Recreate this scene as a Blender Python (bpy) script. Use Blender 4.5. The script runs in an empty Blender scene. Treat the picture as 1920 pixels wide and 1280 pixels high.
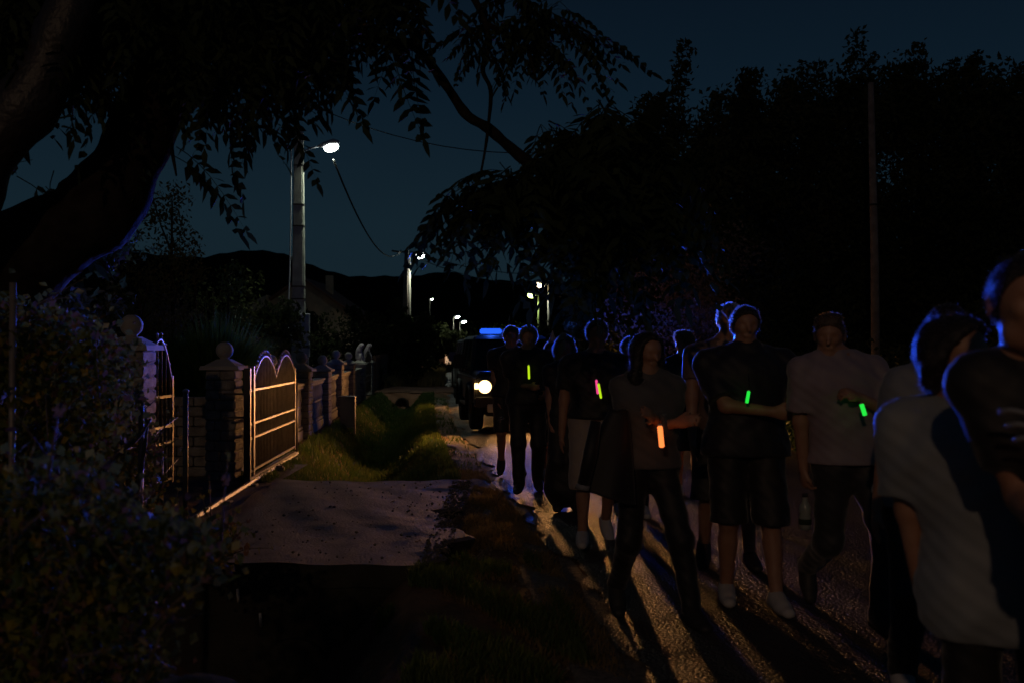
import bpy, bmesh, math, random
import numpy as np
from mathutils import Vector, Matrix

random.seed(7)
rng = np.random.default_rng(7)
scene = bpy.context.scene
COL = scene.collection

# ---------------------------------------------------------------- camera
CAMZ, FPX = 1.53, 1867.0
cam = bpy.data.cameras.new('camera')
camo = bpy.data.objects.new('camera', cam)
COL.objects.link(camo)
cam.sensor_width = 36.0
cam.lens = 35.0
cam.clip_end = 6000
cam.clip_start = 0.05
camo.location = (0, 0, CAMZ)
camo.rotation_euler = (math.radians(90 + 0.31), 0, 0)
cam.dof.use_dof = True
cam.dof.focus_distance = 11.0
cam.dof.aperture_fstop = 2.8
scene.camera = camo

# ---------------------------------------------------------------- world: moonless dusk sky
world = bpy.data.worlds.new("World")
scene.world = world
world.use_nodes = True
wn, wl = world.node_tree.nodes, world.node_tree.links
wn.clear()
w_out = wn.new('ShaderNodeOutputWorld')
w_bg = wn.new('ShaderNodeBackground')
w_tc = wn.new('ShaderNodeTexCoord')
w_sep = wn.new('ShaderNodeSeparateXYZ')
w_ramp = wn.new('ShaderNodeValToRGB')
wl.new(w_tc.outputs['Generated'], w_sep.inputs[0])
wl.new(w_sep.outputs['Z'], w_ramp.inputs[0])
cr = w_ramp.color_ramp
cr.elements[0].position = 0.0
cr.elements[0].color = (0.0062, 0.0140, 0.0195, 1)
cr.elements[1].position = 1.0
cr.elements[1].color = (0.0010, 0.0025, 0.0075, 1)
e = cr.elements.new(0.12); e.color = (0.0056, 0.0140, 0.0210, 1)
e = cr.elements.new(0.24); e.color = (0.0032, 0.0092, 0.0168, 1)
e = cr.elements.new(0.40); e.color = (0.0018, 0.0044, 0.0095, 1)
wl.new(w_ramp.outputs[0], w_bg.inputs['Color'])
w_bg.inputs['Strength'].default_value = 1.18
wl.new(w_bg.outputs[0], w_out.inputs[0])

scene.view_settings.view_transform = 'Standard'
scene.view_settings.look = 'None'
scene.view_settings.exposure = 0.0
scene.view_settings.gamma = 1.0
scene.view_settings.use_curve_mapping = False
cy = scene.cycles
cy.use_denoising = True
cy.sample_clamp_indirect = 3.0
cy.max_bounces = 5
cy.diffuse_bounces = 2
cy.glossy_bounces = 3
cy.transparent_max_bounces = 6
cy.volume_bounces = 0
cy.caustics_reflective = False
cy.caustics_refractive = False
cy.use_light_tree = True

# ---------------------------------------------------------------- helpers
def px(x, y, Y):
    """a pixel of the 1920 photograph at distance Y as a point of the place"""
    return Vector(((x - 960) / FPX * Y, Y, CAMZ - (y - 650) / FPX * Y))

def pchip(xs, ys):
    xs, ys = np.array(xs, float), np.array(ys, float)
    return lambda t: np.interp(t, xs, ys)

road_left = pchip([-30, 0, 5.2, 8, 11.4, 15, 19, 28, 41, 70, 100, 200, 1500],
                  [1.9, 0.95, 0.62, 0.32, -0.15, -0.55, -1.0, -1.75, -2.7, -4.6, -6.5, -12.5, -90])
fence_x = pchip([-30, 7, 9, 11.5, 16.9, 19.8, 22.4, 25.4, 28.9, 32, 60, 200, 1500],
                [-3.6, -3.5, -3.45, -3.32, -3.57, -3.77, -3.96, -4.17, -4.42, -4.64, -6.6, -16.5, -94])
ROADW = 4.8

def link(o, parent=None):
    COL.objects.link(o)
    if parent is not None:
        o.parent = parent
    return o

def tag(o, label=None, cat=None, group=None, kind=None):
    if label: o['label'] = label
    if cat: o['category'] = cat
    if group: o['group'] = group
    if kind: o['kind'] = kind
    return o

def thing(name, label, cat, loc=(0, 0, 0), rz=0.0, group=None):
    o = bpy.data.objects.new(name, None)
    o.location = loc
    o.rotation_euler = (0, 0, rz)
    o.empty_display_size = 0.1
    link(o)
    return tag(o, label, cat, group)

def mesh_obj(name, verts, faces, mat, parent=None, smooth=False, mats=None, fm=None):
    me = bpy.data.meshes.new(name)
    me.from_pydata([tuple(v) for v in verts] if not isinstance(verts, np.ndarray) else verts.tolist(), [],
                   faces if not isinstance(faces, np.ndarray) else faces.tolist())
    for m in (mats or [mat]):
        me.materials.append(m)
    if fm is not None:
        me.polygons.foreach_set('material_index', np.asarray(fm, dtype=np.int32))
    if smooth:
        me.polygons.foreach_set('use_smooth', np.ones(len(me.polygons), dtype=bool))
    me.update()
    return link(bpy.data.objects.new(name, me), parent)

def bm_obj(name, bm, mat, parent=None, smooth=False):
    me = bpy.data.meshes.new(name)
    bmesh.ops.recalc_face_normals(bm, faces=bm.faces)
    bm.to_mesh(me)
    bm.free()
    me.materials.append(mat)
    if smooth:
        me.polygons.foreach_set('use_smooth', np.ones(len(me.polygons), dtype=bool))
    return link(bpy.data.objects.new(name, me), parent)

def add_hexa(bm, pts):
    vs = [bm.verts.new(p) for p in pts]
    for f in ((0, 3, 2, 1), (4, 5, 6, 7), (0, 1, 5, 4), (1, 2, 6, 5), (2, 3, 7, 6), (3, 0, 4, 7)):
        bm.faces.new([vs[i] for i in f])
    return vs

def add_box(bm, x0, x1, y0, y1, z0, z1):
    return add_hexa(bm, [(x0, y0, z0), (x1, y0, z0), (x1, y1, z0), (x0, y1, z0),
                         (x0, y0, z1), (x1, y0, z1), (x1, y1, z1), (x0, y1, z1)])

def box(name, dims, mat, parent=None, bevel=0.0, seg=1):
    bm = bmesh.new()
    add_box(bm, *dims)
    if bevel:
        bmesh.ops.bevel(bm, geom=list(bm.edges), offset=bevel, segments=seg, affect='EDGES', profile=0.5)
    return bm_obj(name, bm, mat, parent)

def add_tube(bm, pts, radii, n=8, caps=True):
    pts = [Vector(p) for p in pts]
    if not hasattr(radii, '__len__'):
        radii = [radii] * len(pts)
    rings = []
    up = Vector((0.13, 0.21, 1)).normalized()
    d0 = (pts[1] - pts[0]).normalized()
    side = d0.cross(up)
    if side.length < 1e-3:
        side = d0.cross(Vector((1, 0, 0)))
    side.normalize()
    for i, p in enumerate(pts):
        d = (pts[min(i + 1, len(pts) - 1)] - pts[max(i - 1, 0)])
        d.normalize()
        side = (side - d * side.dot(d))
        if side.length < 1e-6:
            side = d.cross(Vector((0, 1, 0)))
        side.normalize()
        w = d.cross(side)
        rings.append([bm.verts.new(p + (side * math.cos(a) + w * math.sin(a)) * radii[i])
                      for a in (2 * math.pi * k / n for k in range(n))])
    for i in range(len(rings) - 1):
        for k in range(n):
            bm.faces.new((rings[i][k], rings[i][(k + 1) % n], rings[i + 1][(k + 1) % n], rings[i + 1][k]))
    if caps:
        bm.faces.new(list(reversed(rings[0])))
        bm.faces.new(rings[-1])
    return rings

def tube(name, pts, radii, mat, parent=None, n=8, smooth=True):
    bm = bmesh.new()
    add_tube(bm, pts, radii, n)
    return bm_obj(name, bm, mat, parent, smooth)

def add_lathe(bm, prof, c=(0, 0, 0), n=16, axis='Z'):
    rings = []
    for r, z in prof:
        ring = []
        for k in range(n):
            a = 2 * math.pi * k / n
            if axis == 'Z': v = (c[0] + r * math.cos(a), c[1] + r * math.sin(a), c[2] + z)
            elif axis == 'X': v = (c[0] + z, c[1] + r * math.cos(a), c[2] + r * math.sin(a))
            else: v = (c[0] + r * math.cos(a), c[1] + z, c[2] + r * math.sin(a))
            ring.append(bm.verts.new(v))
        rings.append(ring)
    for i in range(len(rings) - 1):
        for k in range(n):
            bm.faces.new((rings[i][k], rings[i][(k + 1) % n], rings[i + 1][(k + 1) % n], rings[i + 1][k]))
    bm.faces.new(rings[0]); bm.faces.new(rings[-1])

def lathe(name, prof, mat, parent=None, c=(0, 0, 0), n=16, axis='Z', smooth=True):
    bm = bmesh.new()
    add_lathe(bm, prof, c, n, axis)
    return bm_obj(name, bm, mat, parent, smooth)

def curve_pts(keys, n):
    """smooth polyline through keys (Catmull-Rom)"""
    k = [Vector(p) for p in keys]
    k = [k[0] * 2 - k[1]] + k + [k[-1] * 2 - k[-2]]
    out = []
    for i in range(1, len(k) - 2):
        for j in range(n):
            t = j / n
            p0, p1, p2, p3 = k[i - 1], k[i], k[i + 1], k[i + 2]
            out.append(0.5 * ((2 * p1) + (p2 - p0) * t + (2 * p0 - 5 * p1 + 4 * p2 - p3) * t * t
                              + (3 * p1 - p0 - 3 * p2 + p3) * t ** 3))
    out.append(k[-2])
    return out

def copy_tree(o, parent=None):
    c = o.copy()
    COL.objects.link(c)
    if parent is not None:
        c.parent = parent
    for ch in list(o.children):
        copy_tree(ch, c)
    return c

# ---------------------------------------------------------------- materials
def mat(name, col, rough=0.7, col2=None, scale=6.0, bump=0.0, bscale=None, metal=0.0, spec=0.5,
        emit=None, estr=0.0, detail=6.0, transl=0.0, dist=0.02, contrast=(0.35, 0.65), sheen=0.0, objrand=False):
    m = bpy.data.materials.new(name)
    m.use_nodes = True
    nt = m.node_tree
    b = nt.nodes['Principled BSDF']
    b.inputs['Base Color'].default_value = (*col, 1)
    b.inputs['Roughness'].default_value = rough
    b.inputs['Metallic'].default_value = metal
    b.inputs['Specular IOR Level'].default_value = spec
    if sheen:
        b.inputs['Sheen Weight'].default_value = sheen
        b.inputs['Sheen Roughness'].default_value = 0.4
    geo = nt.nodes.new('ShaderNodeNewGeometry')
    if col2 is not None:
        n = nt.nodes.new('ShaderNodeTexNoise')
        n.inputs['Scale'].default_value = scale
        n.inputs['Detail'].default_value = detail
        r = nt.nodes.new('ShaderNodeValToRGB')
        r.color_ramp.elements[0].position = contrast[0]
        r.color_ramp.elements[0].color = (*col, 1)
        r.color_ramp.elements[1].position = contrast[1]
        r.color_ramp.elements[1].color = (*col2, 1)
        nt.links.new(geo.outputs['Position'], n.inputs['Vector'])
        nt.links.new(n.outputs[0], r.inputs[0])
        nt.links.new(r.outputs[0], b.inputs['Base Color'])
    if bump:
        n2 = nt.nodes.new('ShaderNodeTexNoise')
        n2.inputs['Scale'].default_value = bscale or scale * 4
        n2.inputs['Detail'].default_value = 5
        nt.links.new(geo.outputs['Position'], n2.inputs['Vector'])
        bp = nt.nodes.new('ShaderNodeBump')
        bp.inputs['Strength'].default_value = bump
        bp.inputs['Distance'].default_value = dist
        nt.links.new(n2.outputs[0], bp.inputs['Height'])
        nt.links.new(bp.outputs[0], b.inputs['Normal'])
    if emit is not None:
        b.inputs['Emission Color'].default_value = (*emit, 1)
        b.inputs['Emission Strength'].default_value = estr
    if transl:
        t = nt.nodes.new('ShaderNodeBsdfTranslucent')
        t.inputs['Color'].default_value = (*[min(1, c * 1.6) for c in col], 1)
        mx = nt.nodes.new('ShaderNodeMixShader')
        mx.inputs[0].default_value = transl
        nt.links.new(b.outputs[0], mx.inputs[1])
        nt.links.new(t.outputs[0], mx.inputs[2])
        nt.links.new(mx.outputs[0], nt.nodes['Material Output'].inputs[0])
        if col2 is not None:
            nt.links.new(r.outputs[0], t.inputs['Color'])
    return m

M = {}
def road_material():
    m = bpy.data.materials.new('asphalt')
    m.use_nodes = True
    nt = m.node_tree
    b = nt.nodes['Principled BSDF']
    geo = nt.nodes.new('ShaderNodeNewGeometry')
    vor = nt.nodes.new('ShaderNodeTexVoronoi'); vor.inputs['Scale'].default_value = 48
    vor2 = nt.nodes.new('ShaderNodeTexVoronoi'); vor2.inputs['Scale'].default_value = 110
    noi = nt.nodes.new('ShaderNodeTexNoise'); noi.inputs['Scale'].default_value = 1.1; noi.inputs['Detail'].default_value = 7
    fine = nt.nodes.new('ShaderNodeTexNoise'); fine.inputs['Scale'].default_value = 70; fine.inputs['Detail'].default_value = 4
    for n in (vor, vor2, noi, fine):
        nt.links.new(geo.outputs['Position'], n.inputs['Vector'])
    ramp = nt.nodes.new('ShaderNodeValToRGB')
    ramp.color_ramp.elements[0].color = (0.030, 0.027, 0.025, 1)
    ramp.color_ramp.elements[1].color = (0.090, 0.078, 0.066, 1)
    ramp.color_ramp.elements[0].position = .3
    ramp.color_ramp.elements[1].position = .75
    mixn = nt.nodes.new('ShaderNodeMix'); mixn.data_type = 'FLOAT'
    mixn.inputs[0].default_value = 0.5
    nt.links.new(noi.outputs[0], mixn.inputs[2]); nt.links.new(fine.outputs[0], mixn.inputs[3])
    nt.links.new(mixn.outputs[0], ramp.inputs[0])
    nt.links.new(ramp.outputs[0], b.inputs['Base Color'])
    rr = nt.nodes.new('ShaderNodeMapRange')
    rr.inputs[3].default_value = 0.34; rr.inputs[4].default_value = 0.62
    nt.links.new(noi.outputs[0], rr.inputs[0])
    nt.links.new(rr.outputs[0], b.inputs['Roughness'])
    b.inputs['Specular IOR Level'].default_value = 0.45
    add = nt.nodes.new('ShaderNodeMath'); add.operation = 'MULTIPLY_ADD'
    add.inputs[1].default_value = 0.4
    nt.links.new(vor2.outputs['Distance'], add.inputs[0]); nt.links.new(vor.outputs['Distance'], add.inputs[2])
    bp = nt.nodes.new('ShaderNodeBump'); bp.invert = True
    bp.inputs['Strength'].default_value = 0.9; bp.inputs['Distance'].default_value = 0.020
    nt.links.new(add.outputs[0], bp.inputs['Height'])
    nt.links.new(bp.outputs[0], b.inputs['Normal'])
    return m
M['asphalt'] = road_material()
M['earth'] = mat('earth', (0.10, 0.062, 0.036), .95, (0.20, 0.125, 0.07), 2.2, .8, 22, dist=.03, spec=.2)
M['gravel'] = mat('gravel', (0.10, 0.085, 0.07), .85, (0.22, 0.19, 0.15), 30, .9, 60, dist=.02, spec=.4)
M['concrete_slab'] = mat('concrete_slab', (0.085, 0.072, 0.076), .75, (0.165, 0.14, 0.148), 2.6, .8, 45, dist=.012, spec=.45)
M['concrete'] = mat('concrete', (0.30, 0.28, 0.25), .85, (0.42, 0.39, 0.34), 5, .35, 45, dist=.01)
M['shaded_concrete'] = mat('shaded_concrete', (0.022, 0.022, 0.018), .9, (0.04, 0.038, 0.03), 4, .5, 30)  # concrete coloured near black, the ditch shade put into its tone
M['block'] = mat('split_block', (0.24, 0.22, 0.20), .9, (0.40, 0.37, 0.33), 9, .9, 60, dist=.02)
M['mortar'] = mat('mortar', (0.16, 0.15, 0.14), .95)
M['gate_metal'] = mat('gate_metal', (0.27, 0.24, 0.21), .5, (0.19, 0.16, 0.14), 12, .1, 80, metal=.35)
M['dark_metal'] = mat('dark_metal', (0.05, 0.045, 0.04), .5, metal=.6)
M['pole_concrete'] = mat('pole_concrete', (0.38, 0.38, 0.33), .85, (0.27, 0.27, 0.24), 4, .2, 30)
M['pole_wood'] = mat('pole_wood', (0.22, 0.17, 0.14), .9, (0.32, 0.26, 0.22), 9, .4, 40)
M['grey_plastic'] = mat('grey_plastic', (0.38, 0.40, 0.44), .45)
M['cabinet'] = mat('cabinet', (0.28, 0.29, 0.25), .5, (0.22, 0.23, 0.2), 6)
M['bark'] = mat('bark', (0.018, 0.014, 0.011), .9, (0.036, 0.030, 0.025), 11, .5, 18, dist=.03, spec=.03)
M['bark_smooth'] = mat('bark_smooth', (0.018, 0.015, 0.013), .5, (0.03, 0.026, 0.022), 9, .5, 30, spec=.6)
M['bark_thin'] = mat('bark_thin', (0.10, 0.08, 0.065), .75, (0.17, 0.14, 0.12), 16, .4, 40)
M['leaf_dark'] = mat('leaf_dark', (0.022, 0.034, 0.014), .75, (0.038, 0.055, 0.018), 3, transl=.15, spec=.15)
M['leaf_tree'] = mat('leaf_tree', (0.040, 0.058, 0.022), .8, (0.095, 0.10, 0.045), 1.2, transl=.2, spec=.08)
M['leaf_green'] = mat('leaf_green', (0.035, 0.075, 0.02), .5, (0.07, 0.12, 0.03), 5, transl=.3)
M['leaf_feather'] = mat('leaf_feather', (0.05, 0.12, 0.025), .6, (0.09, 0.18, 0.04), 5, spec=.08, transl=.4)
M['leaf_vine'] = mat('leaf_vine', (0.075, 0.115, 0.028), .8, (0.17, 0.17, 0.04), 7, spec=.08, transl=.25)
M['leaf_yellow'] = mat('leaf_yellow', (0.30, 0.20, 0.03), .8, (0.20, 0.22, 0.04), 7, spec=.08, transl=.25)
M['leaf_dry'] = mat('leaf_dry', (0.11, 0.065, 0.04), .7, (0.20, 0.125, 0.08), 7, spec=.08, transl=.2)
M['leaf_straggly'] = mat('leaf_straggly', (0.12, 0.095, 0.075), .85, (0.20, 0.16, 0.13), 7, transl=.15, spec=.05)
M['grass'] = mat('grass', (0.060, 0.12, 0.025), .6, (0.125, 0.165, 0.04), 1.6, transl=.4)
M['grass_dry'] = mat('grass_dry', (0.22, 0.15, 0.055), .65, (0.34, 0.25, 0.10), 2.5, transl=.35)
M['hill'] = mat('hill', (0.010, 0.013, 0.012), 1.0, (0.016, 0.019, 0.015), .02, spec=0)
M['plaster'] = mat('plaster', (0.55, 0.42, 0.28), .9, (0.34, 0.29, 0.22), 1.5, .2, 12)
M['roof_tile'] = mat('roof_tile', (0.16, 0.07, 0.045), .8, (0.22, 0.10, 0.06), 4)
M['planks'] = mat('planks', (0.24, 0.12, 0.07), .8, (0.32, 0.17, 0.10), 8, .3, 40)
M['wire'] = mat('wire', (0.02, 0.02, 0.02), .6)
M['car_paint'] = mat('car_paint', (0.055, 0.052, 0.052), .33, spec=.6)
M['rubber'] = mat('rubber', (0.02, 0.019, 0.018), .8, bump=.3, bscale=60)
M['car_plastic'] = mat('car_plastic', (0.03, 0.03, 0.03), .6)
M['chrome'] = mat('chrome', (0.6, 0.58, 0.55), .18, metal=1.0)
M['plate'] = mat('plate', (0.75, 0.74, 0.70), .5)
M['statue'] = mat('statue', (0.55, 0.50, 0.52), .8, (0.45, 0.40, 0.42), 8, .3, 40)

def glass_mat(name, col, rough=.05):
    m = bpy.data.materials.new(name); m.use_nodes = True
    b = m.node_tree.nodes['Principled BSDF']
    b.inputs['Base Color'].default_value = (*col, 1)
    b.inputs['Roughness'].default_value = rough
    b.inputs['Transmission Weight'].default_value = 0.85
    return m
M['car_glass'] = mat('car_glass', (0.012, 0.012, 0.013), .08, spec=.6)
M['bottle_plastic'] = mat('bottle_plastic', (0.50, 0.52, 0.46), .12, spec=.8, transl=.5)

def emis(name, col, s):
    m = bpy.data.materials.new(name); m.use_nodes = True
    nt = m.node_tree
    nt.nodes.remove(nt.nodes['Principled BSDF'])
    e = nt.nodes.new('ShaderNodeEmission')
    e.inputs[0].default_value = (*col, 1)
    e.inputs[1].default_value = s
    nt.links.new(e.outputs[0], nt.nodes['Material Output'].inputs[0])
    return m
M['headlamp_glow'] = emis('headlamp_glow', (1.0, 0.66, 0.26), 5)
M['small_lamp_glow'] = emis('small_lamp_glow', (1.0, 0.60, 0.18), 8)
M['blue_glow'] = emis('blue_glow', (0.02, 0.12, 1.0), 1.2)
M['lamp_glow'] = emis('lamp_glow', (0.93, 1.0, 0.86), 25)
M['lamp_glow_warm'] = emis('lamp_glow_warm', (1.0, 0.80, 0.42), 14)
M['lamp_glow_green'] = emis('lamp_glow_green', (0.80, 1.0, 0.25), 12)
M['window_glow'] = emis('window_glow', (1.0, 0.62, 0.35), 0.8)
for k, c, s in (('lime', (0.50, 0.78, 0.01), 1.0), ('pink', (1.0, 0.07, 0.30), .95), ('orange', (1.0, 0.22, 0.05), 1.6),
                ('green', (0.02, 0.85, 0.06), 1.0)):
    M['stick_' + k] = emis('stick_' + k, c, s)

# ---------------------------------------------------------------- light helpers
def spot(name, loc, direction, energy, col, size_deg, blend=1.0, radius=.05, parent=None, cutoff=None):
    l = bpy.data.lights.new(name, 'SPOT')
    l.energy = energy; l.color = col; l.spot_size = math.radians(size_deg); l.spot_blend = blend
    l.shadow_soft_size = radius
    if cutoff:
        # dipped-beam shape: less light above the cut-off angle
        l.use_nodes = True
        nt = l.node_tree
        em = nt.nodes['Emission']
        g = nt.nodes.new('ShaderNodeNewGeometry')
        s = nt.nodes.new('ShaderNodeSeparateXYZ')
        mr = nt.nodes.new('ShaderNodeMapRange'); mr.interpolation_type = 'SMOOTHSTEP'
        mr.inputs[1].default_value = cutoff[0]; mr.inputs[2].default_value = cutoff[1]
        mr.inputs[3].default_value = 1.0; mr.inputs[4].default_value = cutoff[2]
        nt.links.new(g.outputs['Incoming'], s.inputs[0])
        nt.links.new(s.outputs['Z'], mr.inputs[0])
        md = nt.nodes.new('ShaderNodeMapRange'); md.interpolation_type = 'SMOOTHSTEP'
        dn = cutoff[3]
        md.inputs[1].default_value = dn[0]; md.inputs[2].default_value = dn[1]
        md.inputs[3].default_value = dn[2]; md.inputs[4].default_value = 1.0
        nt.links.new(s.outputs['Z'], md.inputs[0])
        fwd, exp, gain, base, side = cutoff[4]
        dt = nt.nodes.new('ShaderNodeVectorMath'); dt.operation = 'DOT_PRODUCT'
        dt.inputs[1].default_value = Vector(fwd).normalized()
        nt.links.new(g.outputs['Incoming'], dt.inputs[0])
        def mth(op, a, b, c=None):
            n = nt.nodes.new('ShaderNodeMath'); n.operation = op
            for i_, v in enumerate((a, b, c)):
                if v is None: continue
                if hasattr(v, 'links'): nt.links.new(v, n.inputs[i_])
                else: n.inputs[i_].default_value = v
            return n.outputs[0]
        pw = mth('POWER', mth('ABSOLUTE', dt.outputs['Value'], None), exp)
        main = mth('MULTIPLY', mth('MULTIPLY_ADD', pw, gain, base), md.outputs[0])
        sd_ = mth('MULTIPLY', mth('POWER', mth('ABSOLUTE', s.outputs['X'], None), 1.5), side)
        m3 = mth('MULTIPLY', mr.outputs[0], mth('ADD', main, sd_)).node
        nt.links.new(m3.outputs[0], em.inputs['Strength'])
    o = bpy.data.objects.new(name, l)
    o.location = loc
    o.rotation_euler = Vector(direction).to_track_quat('-Z', 'Y').to_euler()
    return link(o, parent)

def point(name, loc, energy, col, radius=.08, parent=None):
    l = bpy.data.lights.new(name, 'POINT')
    l.energy = energy; l.color = col; l.shadow_soft_size = radius
    o = bpy.data.objects.new(name, l); o.location = loc
    return link(o, parent)

# ================================================================ SETTING
DRIVE = (6.9, 11.2)
DRIVE2 = (33.0, 37.5)
def sstep(a, b, x):
    t = np.clip((x - a) / (b - a), 0, 1)
    return t * t * (3 - 2 * t)

def terrain(X, Y):
    X = np.asarray(X, float); Y = np.asarray(Y, float)
    xl = road_left(Y) - 0.55 - 0.25 * sstep(12, 20, Y) - 0.55 * (1 - sstep(6.7, 7.6, Y))
    xf = fence_x(Y) + 0.45
    s = np.clip((X - xf) / np.maximum(xl - xf, .3), 0, 1)
    prof = np.sin(np.pi * s) ** 1.25
    D = 0.95 - 0.40 * sstep(6, 11, Y)
    D = D * (1 - sstep(32.6, 33.1, Y) * (1 - sstep(37.3, 38.0, Y)))
    D = D * (1 - 0.6 * sstep(45, 80, Y))
    z = -D * prof
    inr = (X > road_left(Y) - .1) & (X < road_left(Y) + ROADW + .1)
    bumps = 0.025 * np.sin(X * 3.1 + Y * 1.3) * np.sin(Y * 2.3 - X * 1.7) + 0.015 * np.sin(X * 9 + 2) * np.sin(Y * 7.7)
    near = (np.abs(Y) < 80)
    z = z + np.where(near & ~inr, bumps, 0) * sstep(0.0, .35, np.abs(X - road_left(Y)))
    far_r = sstep(0, 1.2, X - road_left(Y) - ROADW)
    z = z + 0.12 * far_r * (np.abs(Y) < 80)
    # yard behind the fence is flat
    z = np.where(X < fence_x(Y) + .2, np.where(near, -0.02, -0.02), z)
    z = np.where(inr, -0.06, z)
    return z

def axis(parts):
    out = []
    for a, b, st in parts:
        out.append(np.arange(a, b, st))
    return np.unique(np.round(np.concatenate(out), 4))

xs = axis([(-2000, -200, 200), (-200, -20, 12), (-20, -7, .8), (-7, 2.2, .11), (2.2, 8, .3), (8, 30, 2), (30, 200, 12), (200, 2200, 200)])
ys = axis([(-40, -2, 2), (-2, 3, .4), (3, 14, .12), (14, 40, .25), (40, 90, 1), (90, 300, 10), (300, 3200, 150)])
XX, YY = np.meshgrid(xs, ys)
ZZ = terrain(XX, YY)
V = np.stack([XX.ravel(), YY.ravel(), ZZ.ravel()], 1)
nx, ny = len(xs), len(ys)
i = (np.arange(ny - 1)[:, None] * nx + np.arange(nx - 1)[None]).ravel()
Fq = np.stack([i, i + 1, i + nx + 1, i + nx], 1)
ground = mesh_obj('ground', V, Fq, M['earth'], smooth=True)
tag(ground, kind='structure')

# road sheet with ragged edges and a low crown
yy = np.concatenate([np.arange(-30, 3, 1.0), np.arange(3, 30, .12), np.arange(30, 100, 1.0), np.arange(100, 1400, 25)])
V, Fq = [], []
NW = 12
for k, y in enumerate(yy):
    x0 = float(road_left(y)) + .07 * math.sin(y * 2.1) + .05 * math.sin(y * 5.3 + 1) + .03 * math.sin(y * 13.1)
    x1 = float(road_left(y)) + ROADW + .05 * math.sin(y * 3.1)
    for j in range(NW + 1):
        t = j / NW
        z = 0.012 + 0.05 * (1 - (2 * t - 1) ** 2)
        if j in (0, NW): z = -0.03
        V.append((x0 + (x1 - x0) * t, y, z))
for k in range(len(yy) - 1):
    for j in range(NW):
        a = k * (NW + 1) + j
        Fq.append((a, a + 1, a + NW + 2, a + NW + 1))
road = mesh_obj('road', V, Fq, M['asphalt'], smooth=True)
tag(road, kind='structure')
def road_z(X, Y):
    t = (X - float(road_left(Y))) / ROADW
    if t < 0 or t > 1:
        return float(terrain(X, Y))
    return 0.012 + 0.05 * (1 - (2 * t - 1) ** 2)

# driveway slab: thick, broken right edge
yy = np.arange(DRIVE[0], DRIVE[1] + .01, .08)
yy[-1] = DRIVE[1]
V, Fq = [], []
NW = 44
for y in yy:
    x0 = -2.62 + .02 * math.sin(y * 6)
    t = (y - DRIVE[0]) / (DRIVE[1] - DRIVE[0])
    x1 = -0.42 + .12 * math.sin(y * 3.3 + .4) + .06 * math.sin(y * 8.1) + .04 * math.sin(y * 17) - .10 * math.sin(t * math.pi) + .0 * t
    for j in range(NW + 1):
        u = j / NW
        V.append((x0 + (x1 - x0) * u, y, 0.035 + 0.012 * math.sin(y * 1.9 + u * 5) + .006 * math.sin(u * 23 + y * 4) - (.02 if j == NW else 0)))
top_n = len(V)
for k in range(len(yy) - 1):
    for j in range(NW):
        a = k * (NW + 1) + j
        Fq.append((a, a + 1, a + NW + 2, a + NW + 1))
border = [j for j in range(NW + 1)] + [k * (NW + 1) + NW for k in range(1, len(yy))] + \
         [(len(yy) - 1) * (NW + 1) + j for j in range(NW - 1, -1, -1)] + [k * (NW + 1) for k in range(len(yy) - 2, 0, -1)]
low = {}
for b_ in border:
    x, y, z = V[b_]
    low[b_] = len(V)
    V.append((x, y, z - .16))
for a_, b_ in zip(border, border[1:] + border[:1]):
    Fq.append((a_, low[a_], low[b_], b_))
drive = mesh_obj('driveway', V, Fq, M['concrete_slab'])
tag(drive, kind='structure')
drive.data.materials.append(M['shaded_concrete'])
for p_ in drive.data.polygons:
    if abs(p_.normal.z) < .5: p_.material_index = 1  # slab sides take the painted shade tone
# headwalls under the slab where the culvert runs through
def headwall(y, d, label):
    t = thing('culvert_headwall', label, 'headwall', (0, y, 0))
    bm = bmesh.new()
    add_box(bm, -2.9, -.42, -.09, .09, -1.05, -.128)
    bm_obj('wall', bm, M['shaded_concrete'], t)
    bm = bmesh.new()
    add_tube(bm, [(-1.5, d * .09, -.72), (-1.5, d * .16, -.72)], [.24, .24], 20)
    bm_obj('pipe_rim', bm, M['shaded_concrete'], t)
    return t
headwall(DRIVE[0] + .12, -1, 'dark concrete headwall under the near edge of the driveway')
for k, (x, y) in enumerate([(447, 1115), (489, 1160)]):
    p = px(x, y, DRIVE[0] + .0)
    t = thing('drain_stub', ['upper pale stub on the dark headwall below the driveway, nearer the hedge',
                             'lower pale stub on the dark headwall below the driveway, nearer the road'][k], 'pipe stub',
              (p.x, DRIVE[0] + .02, p.z))
    tube('stub', [(0, 0, -.05), (.004, -.05, .05)], [.013, .010], M['plate'], t, 8)
# asphalt-edge gravel strip
def strip(name, y0, y1, x0f, x1f, z, m, dy=.1, nw=10, wig=.06):
    V, Fq = [], []
    ys_ = np.arange(y0, y1, dy)
    for y in ys_:
        a = x0f(y) + wig * math.sin(y * 2.7) + wig * .5 * math.sin(y * 7.3)
        b = x1f(y)
        for j in range(nw + 1):
            x = a + (b - a) * j / nw
            zz = max(float(terrain(x, y)), -.2) + z - (.05 if j in (0,) else 0)
            V.append((x, y, zz))
    for k in range(len(ys_) - 1):
        for j in range(nw):
            a = k * (nw + 1) + j
            Fq.append((a, a + 1, a + nw + 2, a + nw + 1))
    o = mesh_obj(name, V, Fq, m, smooth=True)
    return tag(o, kind='structure')
strip('gravel_verge', 3.2, 30, lambda y: float(road_left(y)) - .42, lambda y: float(road_left(y)) + .06, .012, M['gravel'])

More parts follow.
